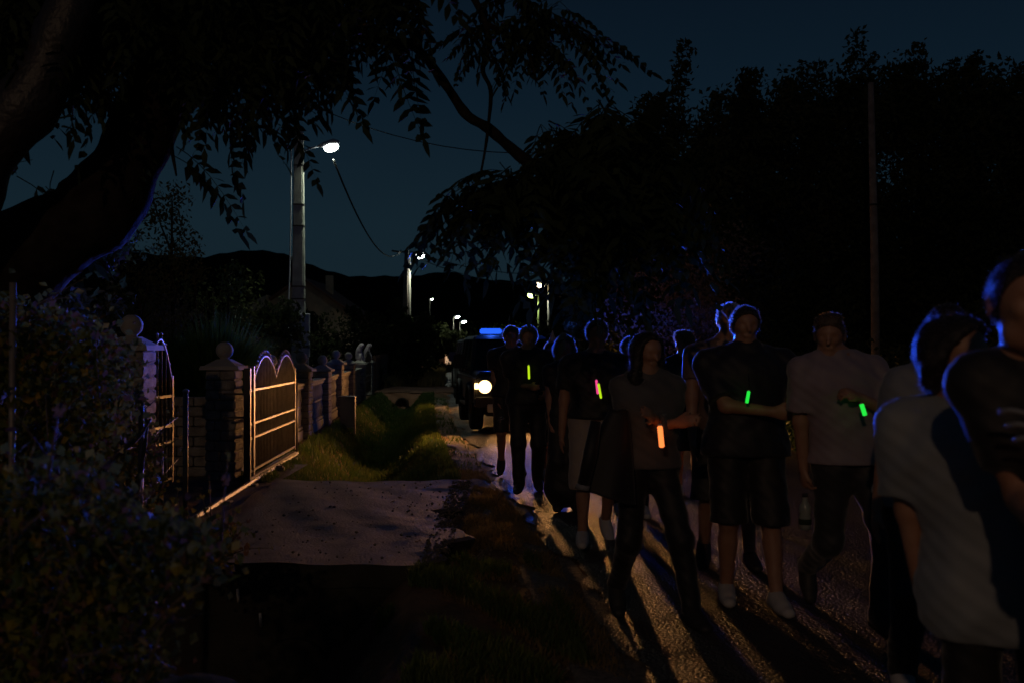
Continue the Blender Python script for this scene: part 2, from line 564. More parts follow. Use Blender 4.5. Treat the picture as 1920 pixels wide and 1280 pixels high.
# second driveway: earth bank with a pipe mouth
t = thing('culvert_pipe', 'round dark pipe mouth in the earth bank of the farther driveway', 'pipe', (-3.6, 32.52, -.34))
bm = bmesh.new()
R0, R1, n = .17, .22, 20
for r, y in ((R0, .8), (R0, 0), (R1, 0), (R1, .8)):
    pass
rings = [[bm.verts.new((r * math.cos(2 * math.pi * k / n), y, r * math.sin(2 * math.pi * k / n))) for k in range(n)]
         for r, y in ((R0, .9), (R0, -.06), (R1, -.06), (R1, .9))]
for a_, b_ in zip(rings, rings[1:]):
    for k in range(n):
        bm.faces.new((a_[k], a_[(k + 1) % n], b_[(k + 1) % n], b_[k]))
bm_obj('pipe', bm, M['dark_metal'], t)
M['clay'] = mat('clay', (0.30, 0.15, 0.09), .95, (0.42, 0.22, 0.13), 3, .6, 25, dist=.03)
V, Fq = [], []
for a_ in range(41):
    for b_ in range(9):
        x = -4.35 + 2.35 * a_ / 40
        h = float(terrain(x, 32.4))
        u = b_ / 8
        z = h - .05 + (0.03 - h + .05) * u
        V.append((x, 32.55 + .28 * u + .04 * math.sin(x * 6 + b_), z))
for a_ in range(40):
    for b_ in range(8):
        q = a_ * 9 + b_
        Fq.append((q, q + 9, q + 10, q + 1))
bank = mesh_obj('earth_bank', V, Fq, M['clay'], smooth=True); tag(bank, kind='structure')
V = [(x, y, .035 + .015 * math.sin(x * 4 + y * 3)) for y in np.arange(32.8, 37.6, .3) for x in np.arange(-4.6, -1.75, .15)]
nxx = len(np.arange(-4.6, -1.75, .15)); nyy = len(np.arange(32.8, 37.6, .3))
Fq = [(a_ * nxx + b_, a_ * nxx + b_ + 1, (a_ + 1) * nxx + b_ + 1, (a_ + 1) * nxx + b_) for a_ in range(nyy - 1) for b_ in range(nxx - 1)]
tag(mesh_obj('farther_driveway', V, Fq, M['clay'], smooth=True), kind='structure')

# paved yard behind the gate
V, Fq = [], []
yard = mesh_obj('yard', [(-9, 8.6, .002), (-2.66, 8.6, .002), (-2.66, 13, .002), (-9, 13, .002)], [(0, 1, 2, 3)], M['concrete_slab'])
tag(yard, kind='structure')

# hills
prof = [(-900, 430), (-400, 450), (0, 470), (200, 462), (300, 476), (380, 480), (430, 470), (480, 466), (530, 472), (570, 490), (620, 507), (660, 516),
        (740, 515), (780, 514), (810, 510), (838, 506), (865, 512), (900, 520), (950, 524), (1050, 526), (1200, 524), (1400, 522), (1900, 500), (2600, 470)]
pxs = np.linspace(-900, 2600, 260)
pyv = np.interp(pxs, [p[0] for p in prof], [p[1] for p in prof])
HY = 1500.0
V, Fq = [], []
rows = 12
for r in range(rows):
    u = r / (rows - 1)
    Yd = HY - 500 * (1 - u)
    for k, x_ in enumerate(pxs):
        top = (650 - pyv[k]) / FPX * HY + CAMZ
        wob = 5 * math.sin(k * .37 + r * 1.3) + 3 * math.sin(k * .91 - r * .7)
        z = top * (u ** .8) * (1 if r == rows - 1 else .86) + (wob if 0 < r < rows - 1 else 0) + (1.2 * math.sin(k * 1.9) if r == rows - 1 else 0)
        V.append(((x_ - 960) / FPX * HY, Yd, z - 2))
n = len(pxs)
V += [((x_ - 960) / FPX * HY, HY + 400, -2) for x_ in pxs]
for r in range(rows):
    for k in range(n - 1):
        a_ = r * n + k
        Fq.append((a_, a_ + 1, a_ + n + 1, a_ + n))
tag(mesh_obj('hills', V, Fq, M['hill'], smooth=True), kind='structure')

# ================================================================ VEGETATION HELPERS
def leaf_cloud(name, pts, size, m, parent, up=None, ratio=.5, droop=0.0, sizevar=.4, mats=None, fm=None):
    """many folded rhombic leaves, one mesh"""
    pts = np.asarray(pts, float)
    n = len(pts)
    d = rng.normal(size=(n, 3)); d[:, 2] -= droop
    if up is not None:
        d += up
    d /= np.linalg.norm(d, axis=1)[:, None]
    r = rng.normal(size=(n, 3))
    s = np.cross(d, r); s /= np.linalg.norm(s, axis=1)[:, None]
    nn = np.cross(d, s)
    L = (size * (1 + sizevar * (rng.random(n) * 2 - 1)))[:, None]
    W = L * ratio * .5
    a = pts - d * L * .5
    tip = pts + d * L * .5
    f = nn * L * .10
    v = np.stack([a, pts + s * W + f, tip, pts - s * W + f], 1).reshape(-1, 3)
    fc = np.arange(n * 4).reshape(n, 4)
    return mesh_obj(name, v, fc, m, parent, mats=mats, fm=fm)

def clumps(centers, radii, n, shell=.5):
    """points in clumps round the centres"""
    centers = np.asarray(centers, float); radii = np.asarray(radii, float)
    if radii.ndim == 1: radii = np.repeat(radii[:, None], 3, 1)
    vol = radii.prod(1); w = vol / vol.sum()
    idx = rng.choice(len(centers), n, p=w)
    u = rng.normal(size=(n, 3)); u /= np.linalg.norm(u, axis=1)[:, None]
    r = (rng.random(n) ** shell)[:, None]
    return centers[idx] + u * r * radii[idx]

def make_tree(name, label, loc, height, crown_w, leaves=9000, leaf=.10, trunk_r=.13, shoots=0, shoot_len=1.4, m='leaf_tree',
              bottom=.18, lean=0, cat='tree', nclump=46, group=None, shoot_lean=.12, squash=1.0, ratio=.5):
    t = thing(name, label, cat, loc, 0, group)
    zs = bottom * height
    cs, rs = [], []
    for k in range(nclump):
        u = random.random()
        z = zs + (height - zs) * (u ** .85) * .93
        w = crown_w * math.sin(math.pi * min(1, .12 + .80 * (1 - abs(u - .42) * 1.15))) * .5
        a = random.random() * 2 * math.pi
        rr = math.sqrt(random.random()) * w
        cs.append((rr * math.cos(a) + lean * u, rr * math.sin(a) * squash, z))
        rs.append(random.uniform(.16, .30) * crown_w * .5 + .12)
    P_ = clumps(cs, rs, leaves, .55)
    extra = []
    for k in range(shoots):
        a = random.random() * 2 * math.pi
        rr = math.sqrt(random.random()) * crown_w * .46
        L = shoot_len * random.uniform(.5, 1.15)
        x0, y0 = rr * math.cos(a) + lean, rr * math.sin(a) * squash
        z0 = height * random.uniform(.80, .90) - .25 * rr
        tt = rng.random(260)
        w = .15 * (1 - tt * .7) + .03
        extra.append(np.stack([x0 + shoot_lean * L * tt * 1.4 + rng.normal(size=260) * w, y0 + rng.normal(size=260) * w, z0 + L * tt], 1))
    if extra:
        P_ = np.concatenate([P_] + extra)
    leaf_cloud('crown', P_, leaf, M[m], t, droop=.25, ratio=ratio)
    bm = bmesh.new()
    pts = curve_pts([(0, 0, -.1), (.05 * height * .2, .03, height * .3), (lean * .5, 0, height * .6), (lean, 0, height * .88)], 4)
    add_tube(bm, pts, np.linspace(trunk_r, trunk_r * .2, len(pts)), 8)
    for c in cs[::3]:
        z0 = max(.15 * height, c[2] - height * .2)
        st = Vector((lean * z0 / height, 0, z0))
        add_tube(bm, [st, st.lerp(Vector(c), .55) + Vector((0, 0, -.06 * height * .3)), Vector(c)], [trunk_r * .35, trunk_r * .22, trunk_r * .08], 5)
    bm_obj('trunk', bm, M['bark'], t, True)
    return t

# ================================================================ FENCE
def make_pillar(parent, x, y, ztop, w=.34, finial=True, courses=None, two=False, rough=True, blockh=.115):
    p = box('pillar', (x - w / 2 + .02, x + w / 2 - .02, y - w / 2 + .02, y + w / 2 - .02, -.05, ztop - .01), M['mortar'], parent)
    nc = max(3, int(round(ztop / blockh)))
    bh = ztop / nc
    proto = {}
    def block(key, x0, x1, y0, y1):
        if key not in proto:
            bm = bmesh.new()
            add_box(bm, x0 + .004, x1 - .004, y0 + .004, y1 - .004, .006, bh - .006)
            bmesh.ops.bevel(bm, geom=list(bm.edges), offset=.014, segments=1, affect='EDGES')
            for v in bm.verts:
                v.co += Vector((random.uniform(-1, 1), random.uniform(-1, 1), random.uniform(-.4, .4))) * .004
            me = bpy.data.meshes.new('block'); bmesh.ops.recalc_face_normals(bm, faces=bm.faces); bm.to_mesh(me); bm.free()
            me.materials.append(M['block'])
            proto[key] = me
        return proto[key]
    h = w / 2
    for c in range(nc):
        if two:
            if c % 2 == 0:
                lay = [('a', -h, 0, -h, h), ('b', 0, h, -h, h)]
            else:
                lay = [('c', -h, h * .0 - h * .4, -h, h), ('d', -h * .4, h, -h, h)]
        else:
            lay = [('e', -h, h, -h, h)]
        for key, *d in lay:
            o = bpy.data.objects.new('block', block(key, *d))
            link(o, p)
            o.location = (x + random.uniform(-.003, .003), y + random.uniform(-.003, .003), c * bh)
    bm = bmesh.new()
    add_hexa(bm, [(x - h - .05, y - h - .05, ztop), (x + h + .05, y - h - .05, ztop), (x + h + .05, y + h + .05, ztop), (x - h - .05, y + h + .05, ztop),
                  (x - h - .04, y - h - .04, ztop + .045), (x + h + .04, y - h - .04, ztop + .045), (x + h + .04, y + h + .04, ztop + .045), (x - h - .04, y + h + .04, ztop + .045)])
    add_hexa(bm, [(x - h - .01, y - h - .01, ztop + .046), (x + h + .01, y - h - .01, ztop + .046), (x + h + .01, y + h + .01, ztop + .046), (x - h - .01, y + h + .01, ztop + .046),
                  (x - .07, y - .07, ztop + .12), (x + .07, y - .07, ztop + .12), (x + .07, y + .07, ztop + .12), (x - .07, y + .07, ztop + .12)])
    bm_obj('cap', bm, M['concrete'], p)
    if finial:
        R = .10
        pr = [(.045, 0), (.055, .015)] + [(max(.03, R * math.sin(a)), .105 - R * math.cos(a)) for a in np.linspace(.5, math.pi - .3, 9)]
        lathe('ball_finial', pr, M['concrete'], p, (x, y, ztop + .115), 18)
    return p

fence = thing('garden_fence', 'concrete balustrade fence with block pillars and ball finials beyond the sliding gate', 'fence', (0, 0, 0))
PY = [11.5, 14.2, 16.9, 19.8, 22.4, 25.4]
PT = [1.27, 1.10, 1.12, 1.05, 1.14, 1.08]
for k, (y, zt) in enumerate(zip(PY, PT)):
    make_pillar(fence, float(fence_x(y)), y, zt, two=(k == 0), w=.35 if k == 0 else .33)

# balustrade panels between the pillars: base wall, bottom rail, balusters, top rail
def baluster_mesh():
    bm = bmesh.new()
    pr = [(.028, 0), (.034, .02), (.022, .05), (.038, .14), (.040, .18), (.024, .26), (.022, .30), (.024, .34), (.040, .42), (.038, .46), (.022, .55), (.034, .58), (.028, .60)]
    add_lathe(bm, pr, n=8)
    me = bpy.data.meshes.new('baluster'); bmesh.ops.recalc_face_normals(bm, faces=bm.faces); bm.to_mesh(me); bm.free()
    me.materials.append(M['concrete'])
    me.polygons.foreach_set('use_smooth', np.ones(len(me.polygons), dtype=bool))
    return me
BAL = baluster_mesh()
def make_panel(parent, ya, yb, top=.93):
    xa, xb = float(fence_x(ya)), float(fence_x(yb))
    L = math.hypot(xb - xa, yb - ya) - .34
    ang = math.atan2(xa - xb, yb - ya)
    p = box('panel_base', (-.06, .06, 0, L, -.15, .14), M['concrete'], parent, .008)
    u = Vector((xb - xa, yb - ya, 0)).normalized()
    p.location = Vector((xa, ya, 0)) + u * .17
    p.rotation_euler = (0, 0, ang)
    box('rail', (-.05, .05, 0, L, .15, .20), M['concrete'], p, .008)
    box('rail', (-.06, .06, 0, L, top - .10, top - .05), M['concrete'], p, .008)
    box('coping', (-.085, .085, 0, L, top - .048, top), M['concrete'], p, .012)
    box('rail', (-.03, .03, 0, L, .50, .53), M['concrete'], p, .006)
    nb = max(6, int(L / .13))
    for k in range(nb):
        o = bpy.data.objects.new('baluster', BAL)
        link(o, p)
        o.location = (0, L * (k + .5) / nb, .20)
        o.scale = (1, 1, (top - .30) / .60)
for a_, b_ in zip(PY, PY[1:]):
    make_panel(fence, a_, b_)
# return wall left of the first pillar, in the yard
rw = thing('yard_wall', 'low dark block wall behind the tall block pillar at the yard opening', 'wall', (0, 0, 0))
for c in range(8):
    for k in range(9):
        w = .40
        x0 = -3.56 - (k + 1) * w + (.2 if c % 2 else 0)
        o = box('block', (x0 + .005, x0 + w - .006, 11.75, 11.93, c * .118 + .006, (c + 1) * .118 - .004), M['block'], rw, .012)
# statue pillars
sp = thing('statue_gateway', 'two block pillars carrying pale animal statues at the farther entrance', 'gateway', (0, 0, 0))
def statue(parent, x, y, z, s):
    # seated animal, built as one lofted figure: haunches, chest, neck, head, muzzle
    bm = bmesh.new()
    pts = curve_pts([(.02, .05, 0), (.0, .05, .10), (-.02, .02, .20), (-.01, -.01, .30), (.02, -.02, .37), (.07, -.03, .42), (.13, -.04, .40)], 4)
    rad = np.interp(np.linspace(0, 1, len(pts)), [0, .15, .35, .5, .65, .8, .93, 1], [.11, .13, .10, .085, .07, .075, .05, .03])
    add_tube(bm, pts, rad, 10)
    add_tube(bm, [(.03, -.07, 0), (.02, -.06, .20)], [.03, .04], 7)
    add_tube(bm, [(.10, .00, 0), (.05, -.0, .20)], [.03, .04], 7)
    add_tube(bm, [(.02, .02, .42), (.0, .04, .48)], [.025, .008], 6)
    bmesh.ops.transform(bm, matrix=Matrix.Translation((x, y, z)) @ Matrix.Scale(s, 4), verts=bm.verts)
    return bm_obj('statue', bm, M['statue'], parent, True)
for y in (28.9, 32.0):
    x = float(fence_x(y))
    pl = make_pillar(sp, x, y, 1.03, finial=False)
    statue(pl, x, y, 1.13, 1.05)
make_panel(sp, 25.4 + .0, 28.9)
# wrought gate between the statue pillars: bars open towards the road
def arch_gate(t, L, H0, H1, arches, nbars, dark=False, mt=None, bar_r=.0105, posts=True):
    """gate leaf in local YZ plane, y 0..L; H0 = height in the dips, H1 = in the arch crowns"""
    mt = mt or M['gate_metal']
    def top(y):
        u = (y / L * arches) % 1.0 if y < L - 1e-6 else 1.0
        return H0 + (H1 - H0) * math.sin(math.pi * u) ** .8
    if posts:
        for y in (0, L):
            box('stile', (-.022, .022, y - .022, y + .022, .10, H0 + .10), mt, t, .004)
    for z in (.14, .50, .66 if H1 > 1.2 else .6, H0 - .10):
        box('rail', (-.018, .018, .022, L - .022, z - .015, z + .015), mt, t, .004)
    for a in range(arches):
        ya, yb = L * a / arches, L * (a + 1) / arches
        pts = [(0, y, top(min(max(y, ya + 1e-4), yb - 1e-4))) for y in np.linspace(ya, yb, 17)]
        tube('arch_rail', pts, .017, mt, t, 8)
    for k in range(nbars):
        y = L * (k + .5) / nbars
        z1 = top(y) + .085
        bm = bmesh.new()
        add_tube(bm, [(0, y, .14), (0, y, z1 - .03), (0, y, z1 - .028), (0, y, z1)], [bar_r, bar_r, bar_r * 1.8, .002], 6)
        bm_obj('bar', bm, mt, t, True)
g = thing('sliding_gate', 'metal sliding gate with two arched crests of thin vertical bars', 'gate', (-2.90, 11.15, 0.02), math.radians(2.2))
arch_gate(g, 2.55, 1.13, 1.40, 2, 30)
for y in (-.0,):
    box('end_post', (-.035, .035, -.30, -.24, .0, 1.28), M['dark_metal'], g, .004)
    box('end_post', (-.03, .03, -.09, -.03, .0, 1.30), M['gate_metal'], g, .004)
box('lower_rail', (-.03, .03, -.3, 2.55, .03, .08), M['gate_metal'], g, .004)
for y, m_ in ((-.17, 'gate_metal'), (-.135, 'gate_metal')):
    box('bar', (-.008, .008, y - .008, y + .008, .08, 1.10), M[m_], g)
for z in (.14, .50, .66, 1.03):
    box('rail', (-.018, .018, -.24, -.09, z - .015, z + .015), M['dark_metal'], g, .003)
# clear of the fence: latch bars reaching back to the pillar
box('latch', (-.30, -.035, -.11, -.08, .98, 1.0), M['dark_metal'], g)
box('latch', (-.30, -.035, -.11, -.08, .72, .74), M['dark_metal'], g)
tr = thing('gate_track', 'long metal ground rail of the sliding gate along the driveway', 'gate track', (0, 0, 0))
bm = bmesh.new()
pts = [(-2.75 + .0, 8.35, .045), (-2.78, 9.2, .05), (-2.84, 10.5, .05), (-2.885, 11.4, .05), (-3.0, 13.9, .05)]
add_tube(bm, pts, .026, 6)
bm_obj('rail', bm, M['gate_metal'], tr)
for y in (8.5, 9.8, 11.0, 12.3, 13.6):
    x = np.interp(y, [8.35, 13.9], [-2.75, -3.0])
    box('foot', (x - .06, x + .06, y - .06, y + .06, -.10, .022), M['concrete'], tr, .01)
def single_post(label, x, y, h, r, capm):
    t = thing('gate_post', label, 'post', (x, y, 0))
    tube('post', [(0, 0, -.05), (0, 0, h)], r, M['gate_metal'], t, 12)
    lathe('post_cap', [(r + .006, 0), (r + .006, .015), (r * .4, .03)], M[capm], t, (0, 0, h), 12)
    box('bracket', (-.03, .03, -.03, .03, .0, .02), M['dark_metal'], t)
    return t
single_post('tall bare metal post at the near end of the gate track', px(348, 990, 8.4).x, 8.4, 1.15, .022, 'grey_plastic')
single_post('thin metal post beside the far end of the sliding gate', px(556, 870, 13.9).x, 13.9, 1.02, .022, 'gate_metal')

# left pillar and inner arched leaf
lp = thing('gate_pillar', 'creeper covered block pillar with ball finial left of the yard opening', 'pillar', (0, 0, 0))
make_pillar(lp, -3.42, 8.95, 1.50, w=.34)
g2 = thing('garden_gate', 'narrow arched metal gate leaf standing open beside the creeper covered pillar', 'gate', (-3.385, 9.22, .10), math.radians(-1.5))
arch_gate(g2, .62, 1.05, 1.50, 1, 6, bar_r=.011)
# far black spear gate between statue pillars
g3 = thing('spear_gate', 'dark metal gate with spear tips between the statue pillars', 'gate', (float(fence_x(29.3)) + .12, 29.3, 0), math.radians(4))
arch_gate(g3, 2.3, 1.15, 1.35, 1, 14, bar_r=.014)

# utility cabinet on the verge
uc = thing('utility_cabinet', 'small grey metal utility cabinet on the grass before the fence', 'cabinet', (px(653, 797, 19.3).x, 19.3, -.03))
box('cabinet_body', (-.14, .12, -.11, .11, 0, .58), M['cabinet'], uc, .008)
box('lid', (-.155, .135, -.125, .125, .582, .615), M['cabinet'], uc, .006)
box('door', (-.12, .10, -.122, -.112, .05, .54), M['cabinet'], uc, .003)
box('corner_post', (.121, .15, -.125, .0, -.12, .60), M['gate_metal'], uc, .004)

# plank fence beyond
pf = thing('plank_fence', 'reddish brown wooden plank fence beyond the statue gateway', 'fence', (0, 0, 0))
y = 34.0
while y < 56:
    x = float(fence_x(y))
    h = 1.18 + random.uniform(-.04, .04)
    o = box('plank', (-.012, .012, -.075, .075, 0, h), M['planks'], pf, .004)
    o.location = (x + random.uniform(-.01, .01), y, .03)
    o.rotation_euler = (0, random.uniform(-.02, .02), .07)
    y += .19
for z in (.3, .95):
    tube('rail', [(float(fence_x(34)) - .04, 34, z), (float(fence_x(45)) - .04, 45, z), (float(fence_x(56)) - .04, 56, z)], .025, M['planks'], pf, 6)

# ================================================================ HOUSE
def make_house():
    Y = 70.0
    t = thing('gabled_house', 'pale gabled house behind the hedges beneath the dark hill', 'house', (px(566, 650, Y).x, Y, 0))
    half = 3.4; eave = 3.9; apex = CAMZ + (650 - 524) / FPX * Y
    D = 9.0
    bm = bmesh.new()
    f = [(-half, 0, 0), (half, 0, 0), (half, 0, eave), (0, 0, apex), (-half, 0, eave)]
    vf = [bm.verts.new(p) for p in f]; vb = [bm.verts.new((p[0], D, p[2])) for p in f]
    bm.faces.new(vf); bm.faces.new(list(reversed(vb)))
    for k in range(5):
        bm.faces.new((vf[k], vf[(k + 1) % 5], vb[(k + 1) % 5], vb[k]))
    bm_obj('wall', bm, M['plaster'], t)
    for s in (-1, 1):
        bm = bmesh.new()
        e = .45
        dx, dz = half + e, (apex - eave) / half * (half + e)
        pts = [(0, -.5, apex + .04), (s * dx, -.5, apex - dz + .04), (s * dx, D + .5, apex - dz + .04), (0, D + .5, apex + .04)]
        add_hexa(bm, pts + [(p[0], p[1], p[2] + .16) for p in pts])
        r = bm_obj('roof', bm, M['roof_tile'], t)
        if s == 1:
            box('chimney', (1.1, 1.6, 3, 3.5, apex - .9, apex + .5), M['plaster'], r)
    w = box('window', (-.65, .65, -.04, -.003, 2.6, 3.7), M['car_plastic'], t)
    box('pane', (-.58, -.03, -.05, -.041, 2.67, 3.63), M['car_glass'], w)
    box('pane', (.03, .58, -.05, -.041, 2.67, 3.63), M['car_glass'], w)
    # lower wing
    bm = bmesh.new(); add_hexa(bm, [(-4.6, -1.2, 0), (-2.2, -1.2, 0), (-2.2, 2, 0), (-4.6, 2, 0), (-4.6, -1.2, 4.0), (-2.2, -1.2, 5.1), (-2.2, 2, 5.1), (-4.6, 2, 4.0)])
    bm_obj('wing', bm, M['plaster'], t)
    return t
make_house()
# far barred window of a low shed
sh = thing('roadside_shed', 'low dark shed far down the road with a small barred lit window', 'shed', (px(828, 690, 75).x, 75, 0))
box('wall', (-2.2, .75, 0, 3, -.2, 2.3), M['planks'], sh)
box('roof', (-2.4, .95, -.3, 3.3, 2.31, 2.42), M['roof_tile'], sh)
w = box('window', (.28, .82, -.05, -.003, .25, 1.0), M['window_glow'], sh)
for k in range(5):
    box('window_bar', (.33 + k * .095, .355 + k * .095, -.075, -.052, .22, 1.03), M['dark_metal'], w)

# ================================================================ POLES, LAMPS, WIRES
def lamp_head(parent, loc, dirx, s, glow, tilt=.25):
    """cobra-head lantern: shell, glowing bowl"""
    x, y, z = loc
    bm = bmesh.new()
    pts = [(x, y, z), (x + dirx * .12 * s, y, z + .03 * s), (x + dirx * .40 * s, y, z + .10 * s), (x + dirx * .55 * s, y, z + .11 * s)]
    add_tube(bm, pts, [.035 * s, .08 * s, .11 * s, .05 * s], 10)
    h = bm_obj('lamp_housing', bm, M['grey_plastic'], parent, True)
    bm = bmesh.new()
    bmesh.ops.create_uvsphere(bm, u_segments=14, v_segments=8, radius=1)
    bmesh.ops.transform(bm, matrix=Matrix.Translation((x + dirx * .34 * s, y - .01, z - .03 * s)) @ Matrix.Rotation(-tilt * dirx, 4, 'Y') @ Matrix.Diagonal((.20 * s, .11 * s, .115 * s, 1)), verts=bm.verts)
    bm_obj('lamp_bowl', bm, glow, h, True)
    return Vector((x + dirx * .34 * s, y, z - .18 * s))

# near concrete pole with lamp
def lp1():
    b_ = px(560, 650, 28)
    t = thing('street_lamp', 'tall concrete pole with the largest bright white street lamp', 'street lamp', (b_.x, 28, 0), 0, 'street lamps along the road')
    bm = bmesh.new()
    add_hexa(bm, [(-.20, -.16, -.1), (.20, -.16, -.1), (.20, .16, -.1), (-.20, .16, -.1), (-.12, -.10, 7.6), (.12, -.10, 7.6), (.12, .10, 7.6), (-.12, .10, 7.6)])
    bmesh.ops.bevel(bm, geom=list(bm.edges), offset=.03, segments=2, affect='EDGES')
    pole = bm_obj('pole', bm, M['pole_concrete'], t)
    for z in (2.85, 3.2, 4.9, 5.5, 6.6):
        w = .20 - .08 * z / 7.6 + .01
        box('band', (-w, w, -w * .84, w * .84, z, z + .035), M['dark_metal'], pole)
    pts = curve_pts([(-.19, -.10, 7.2), (-.20, -.12, 5.0), (-.23, -.16, 3.3), (-.27, -.2, 2.3), (-.22, -.2, 1.95), (.0, -.21, 1.65), (.08, -.21, 1.5)], 4)
    tube('cable', pts, .022, M['grey_plastic'], t, 6)
    mb = box('meter_box', (.06, .36, -.33, -.18, 1.25, 2.45), M['grey_plastic'], t, .015)
    box('conduit', (.09, .33, -.31, -.2, -.02, 1.24), M['grey_plastic'], mb)
    box('band', (.05, .37, -.335, -.175, 1.5, 1.53), M['dark_metal'], mb)
    tube('lamp_arm', [(.08, -.06, 6.98), (.35, -.1, 7.10), (.62, -.12, 7.14)], .028, M['grey_plastic'], t, 8)
    lp_ = lamp_head(t, (.58, -.12, 7.14), 1, 1.05, M['lamp_glow'])
    spot('lamp_light', (lp_.x, lp_.y, lp_.z - .02), (.05, -.1, -1), 270, (.88, 1.0, .80), 165, 1, .12, t)
    for k, z in enumerate((7.35, 7.5)):
        lathe('insulator', [(.03, 0), (.045, .03), (.03, .06), (.02, .10)], M['plate'], pole, (.0, (-.05, .05)[k], z + .12), 8)
    return t
L1 = lp1()
def lamp_far(label, x_px, ytop_px, Y, head_px, glow, energy=90, col=(.95, 1, .8), r=.09, tall=None, hs=.9, broad=False):
    H = CAMZ + (650 - ytop_px) / FPX * Y
    b_ = px(x_px, 650, Y)
    t = thing('street_lamp', label, 'street lamp', (b_.x, Y, 0), 0, 'street lamps along the road')
    tube('pole', [(0, 0, -.1), (0, 0, H * .5), (0, 0, H + .1)], [r, r * .85, r * .6], M['pole_concrete'], t, 10)
    d = 1 if head_px > x_px else -1
    off = abs(head_px - x_px) / FPX * Y
    tube('lamp_arm', [(0, 0, H - .1), (d * off * .35, 0, H + .0), (d * max(.06, off - .3), 0, H)], .035, M['grey_plastic'], t, 6)
    lp_ = lamp_head(t, (d * max(.05, off - .3 * hs), 0, H), d, hs, glow)
    spot('lamp_light', (lp_.x, lp_.y, lp_.z - .03), (0, -.1, -1), energy, col, 160, 1, .15, t)
    return t
L2 = lamp_far('second white street lamp on a slender pole, beyond the largest lamp', 768, 478, 63, 786, M['lamp_glow'], 800, r=.085, hs=1.6)
# a leaning wooden pole carries the cable beside it
wp = thing('utility_pole', 'dark leaning wooden pole standing against the second street lamp', 'utility pole', (px(760, 650, 62).x, 62, 0))
tube('pole', [(-.1, 0, -.1), (0, 0, 4), (.08, 0, 7.55)], [.2, .17, .13], M['pole_wood'], wp, 10)
tube('crossarm', [(-.85, 0, 7.5), (-.3, 0, 7.42), (.2, 0, 7.45)], .06, M['pole_wood'], wp, 6)
lamp_far('warm lit street lamp on the taller pole above the crowd, right of the greenish one', 1029, 533, 90, 1019, M['lamp_glow_warm'], 500, r=.15, hs=2.2)
lamp_far('greenish lit street lamp on the shorter pole above the vehicle', 1010, 553, 105, 1002, M['lamp_glow_green'], 500, (.7, 1, .3), r=.15, hs=2.2)
lamp_far('left one of the two white lamps small and close together down the road', 850, 594, 190, 853, M['lamp_glow'], 200, r=.1, hs=2.2)
lamp_far('right one of the two white lamps small and close together down the road', 862, 603, 225, 866, M['lamp_glow'], 200, r=.1, hs=2.6)
lamp_far('lone tiny white lamp high on the dark hillside beside the second street lamp', 806, 561, 420, 809, M['lamp_glow'], 50, r=.1, hs=2.6)

# added fill lamp, out of view behind the camera, warms crowd and hedge
fill_lamp = thing('street_lamp', 'added fill lamp on a pole, unseen behind the viewer', 'street lamp', (-2.2, -11, 0), 0, 'street lamps along the road')
tube('pole', [(0, 0, -.1), (0, 0, 3.5), (0, 0, 7.1)], [.13, .11, .08], M['pole_concrete'], fill_lamp, 10)
tube('lamp_arm', [(0, 0, 7.0), (-.4, 0, 7.1), (-.9, 0, 7.1)], .035, M['grey_plastic'], fill_lamp, 6)
lq = lamp_head(fill_lamp, (-.85, 0, 7.1), -1, 1.3, M['lamp_glow_warm'])
spot('lamp_light', (lq.x, lq.y, lq.z - .03), (.15, .9, -.4), 520, (1.0, .62, .38), 170, .6, .15, fill_lamp)

# right bare pole
rp = thing('utility_pole', 'bare pale utility pole rising from the dark trees on the right', 'utility pole', (px(1643, 650, 15).x, 15, 0))
H = CAMZ + (650 - 155) / FPX * 15
tube('pole', [(0, 0, -.1), (-.02, 0, H * .5), (-.075, 0, H)], [.072, .062, .045], M['pole_wood'], rp, 12)
tube('crossbar', [(-.14, 0, H - .01), (.0, 0, H - .01)], .014, M['dark_metal'], rp, 6)
tube('band', [(-.035, 0, 3.65), (-.036, 0, 3.68)], .066, M['dark_metal'], rp, 12)

def wire(label, a, b, sag, r=.012, cat='wire'):
    pts = []
    for k in range(17):
        u = k / 16
        p = Vector(a).lerp(Vector(b), u)
        p.z -= sag * 4 * u * (1 - u)
        pts.append(p)
    o = tube('overhead_wire', pts, r, M['wire'], None, 5)
    tag(o, label, cat, 'overhead wires')
    return o
topL1 = px(560, 236, 28)
wire('thin cable hanging from the largest lamp pole to the leaning wooden pole', px(625, 300, 28), px(752, 469, 62), 1.3, .03)
wire('upper thin wire crossing the sky from the largest lamp towards the dark trees', px(570, 190, 28), px(1330, 232, 24), 1.05, .014)
wire('wire running right from the leaning wooden pole, the upper of the pair', px(765, 470, 62), px(1100, 500, 90), 1.0, .028)
wire('wire running right from the leaning wooden pole, the lower of the pair', px(765, 476, 62), px(1100, 512, 90), 1.4, .028)

# ================================================================ VEHICLE
def bev(name, hexes, m, parent, off=.02, seg=2):
    bm = bmesh.new()
    for h in hexes:
        add_hexa(bm, h)
    if off:
        bmesh.ops.bevel(bm, geom=list(bm.edges), offset=off, segments=seg, affect='EDGES')
    return bm_obj(name, bm, m, parent)
def hx(x0, x1, y0, y1, z0, z1, tx=0, tyf=0, tyb=0):
    """box whose top is drawn in by tx at the sides, tyf in front, tyb behind"""
    return [(x0, y0, z0), (x1, y0, z0), (x1, y1, z0), (x0, y1, z0),
            (x0 + tx, y0 + tyf, z1), (x1 - tx, y0 + tyf, z1), (x1 - tx, y1 - tyb, z1), (x0 + tx, y1 - tyb, z1)]

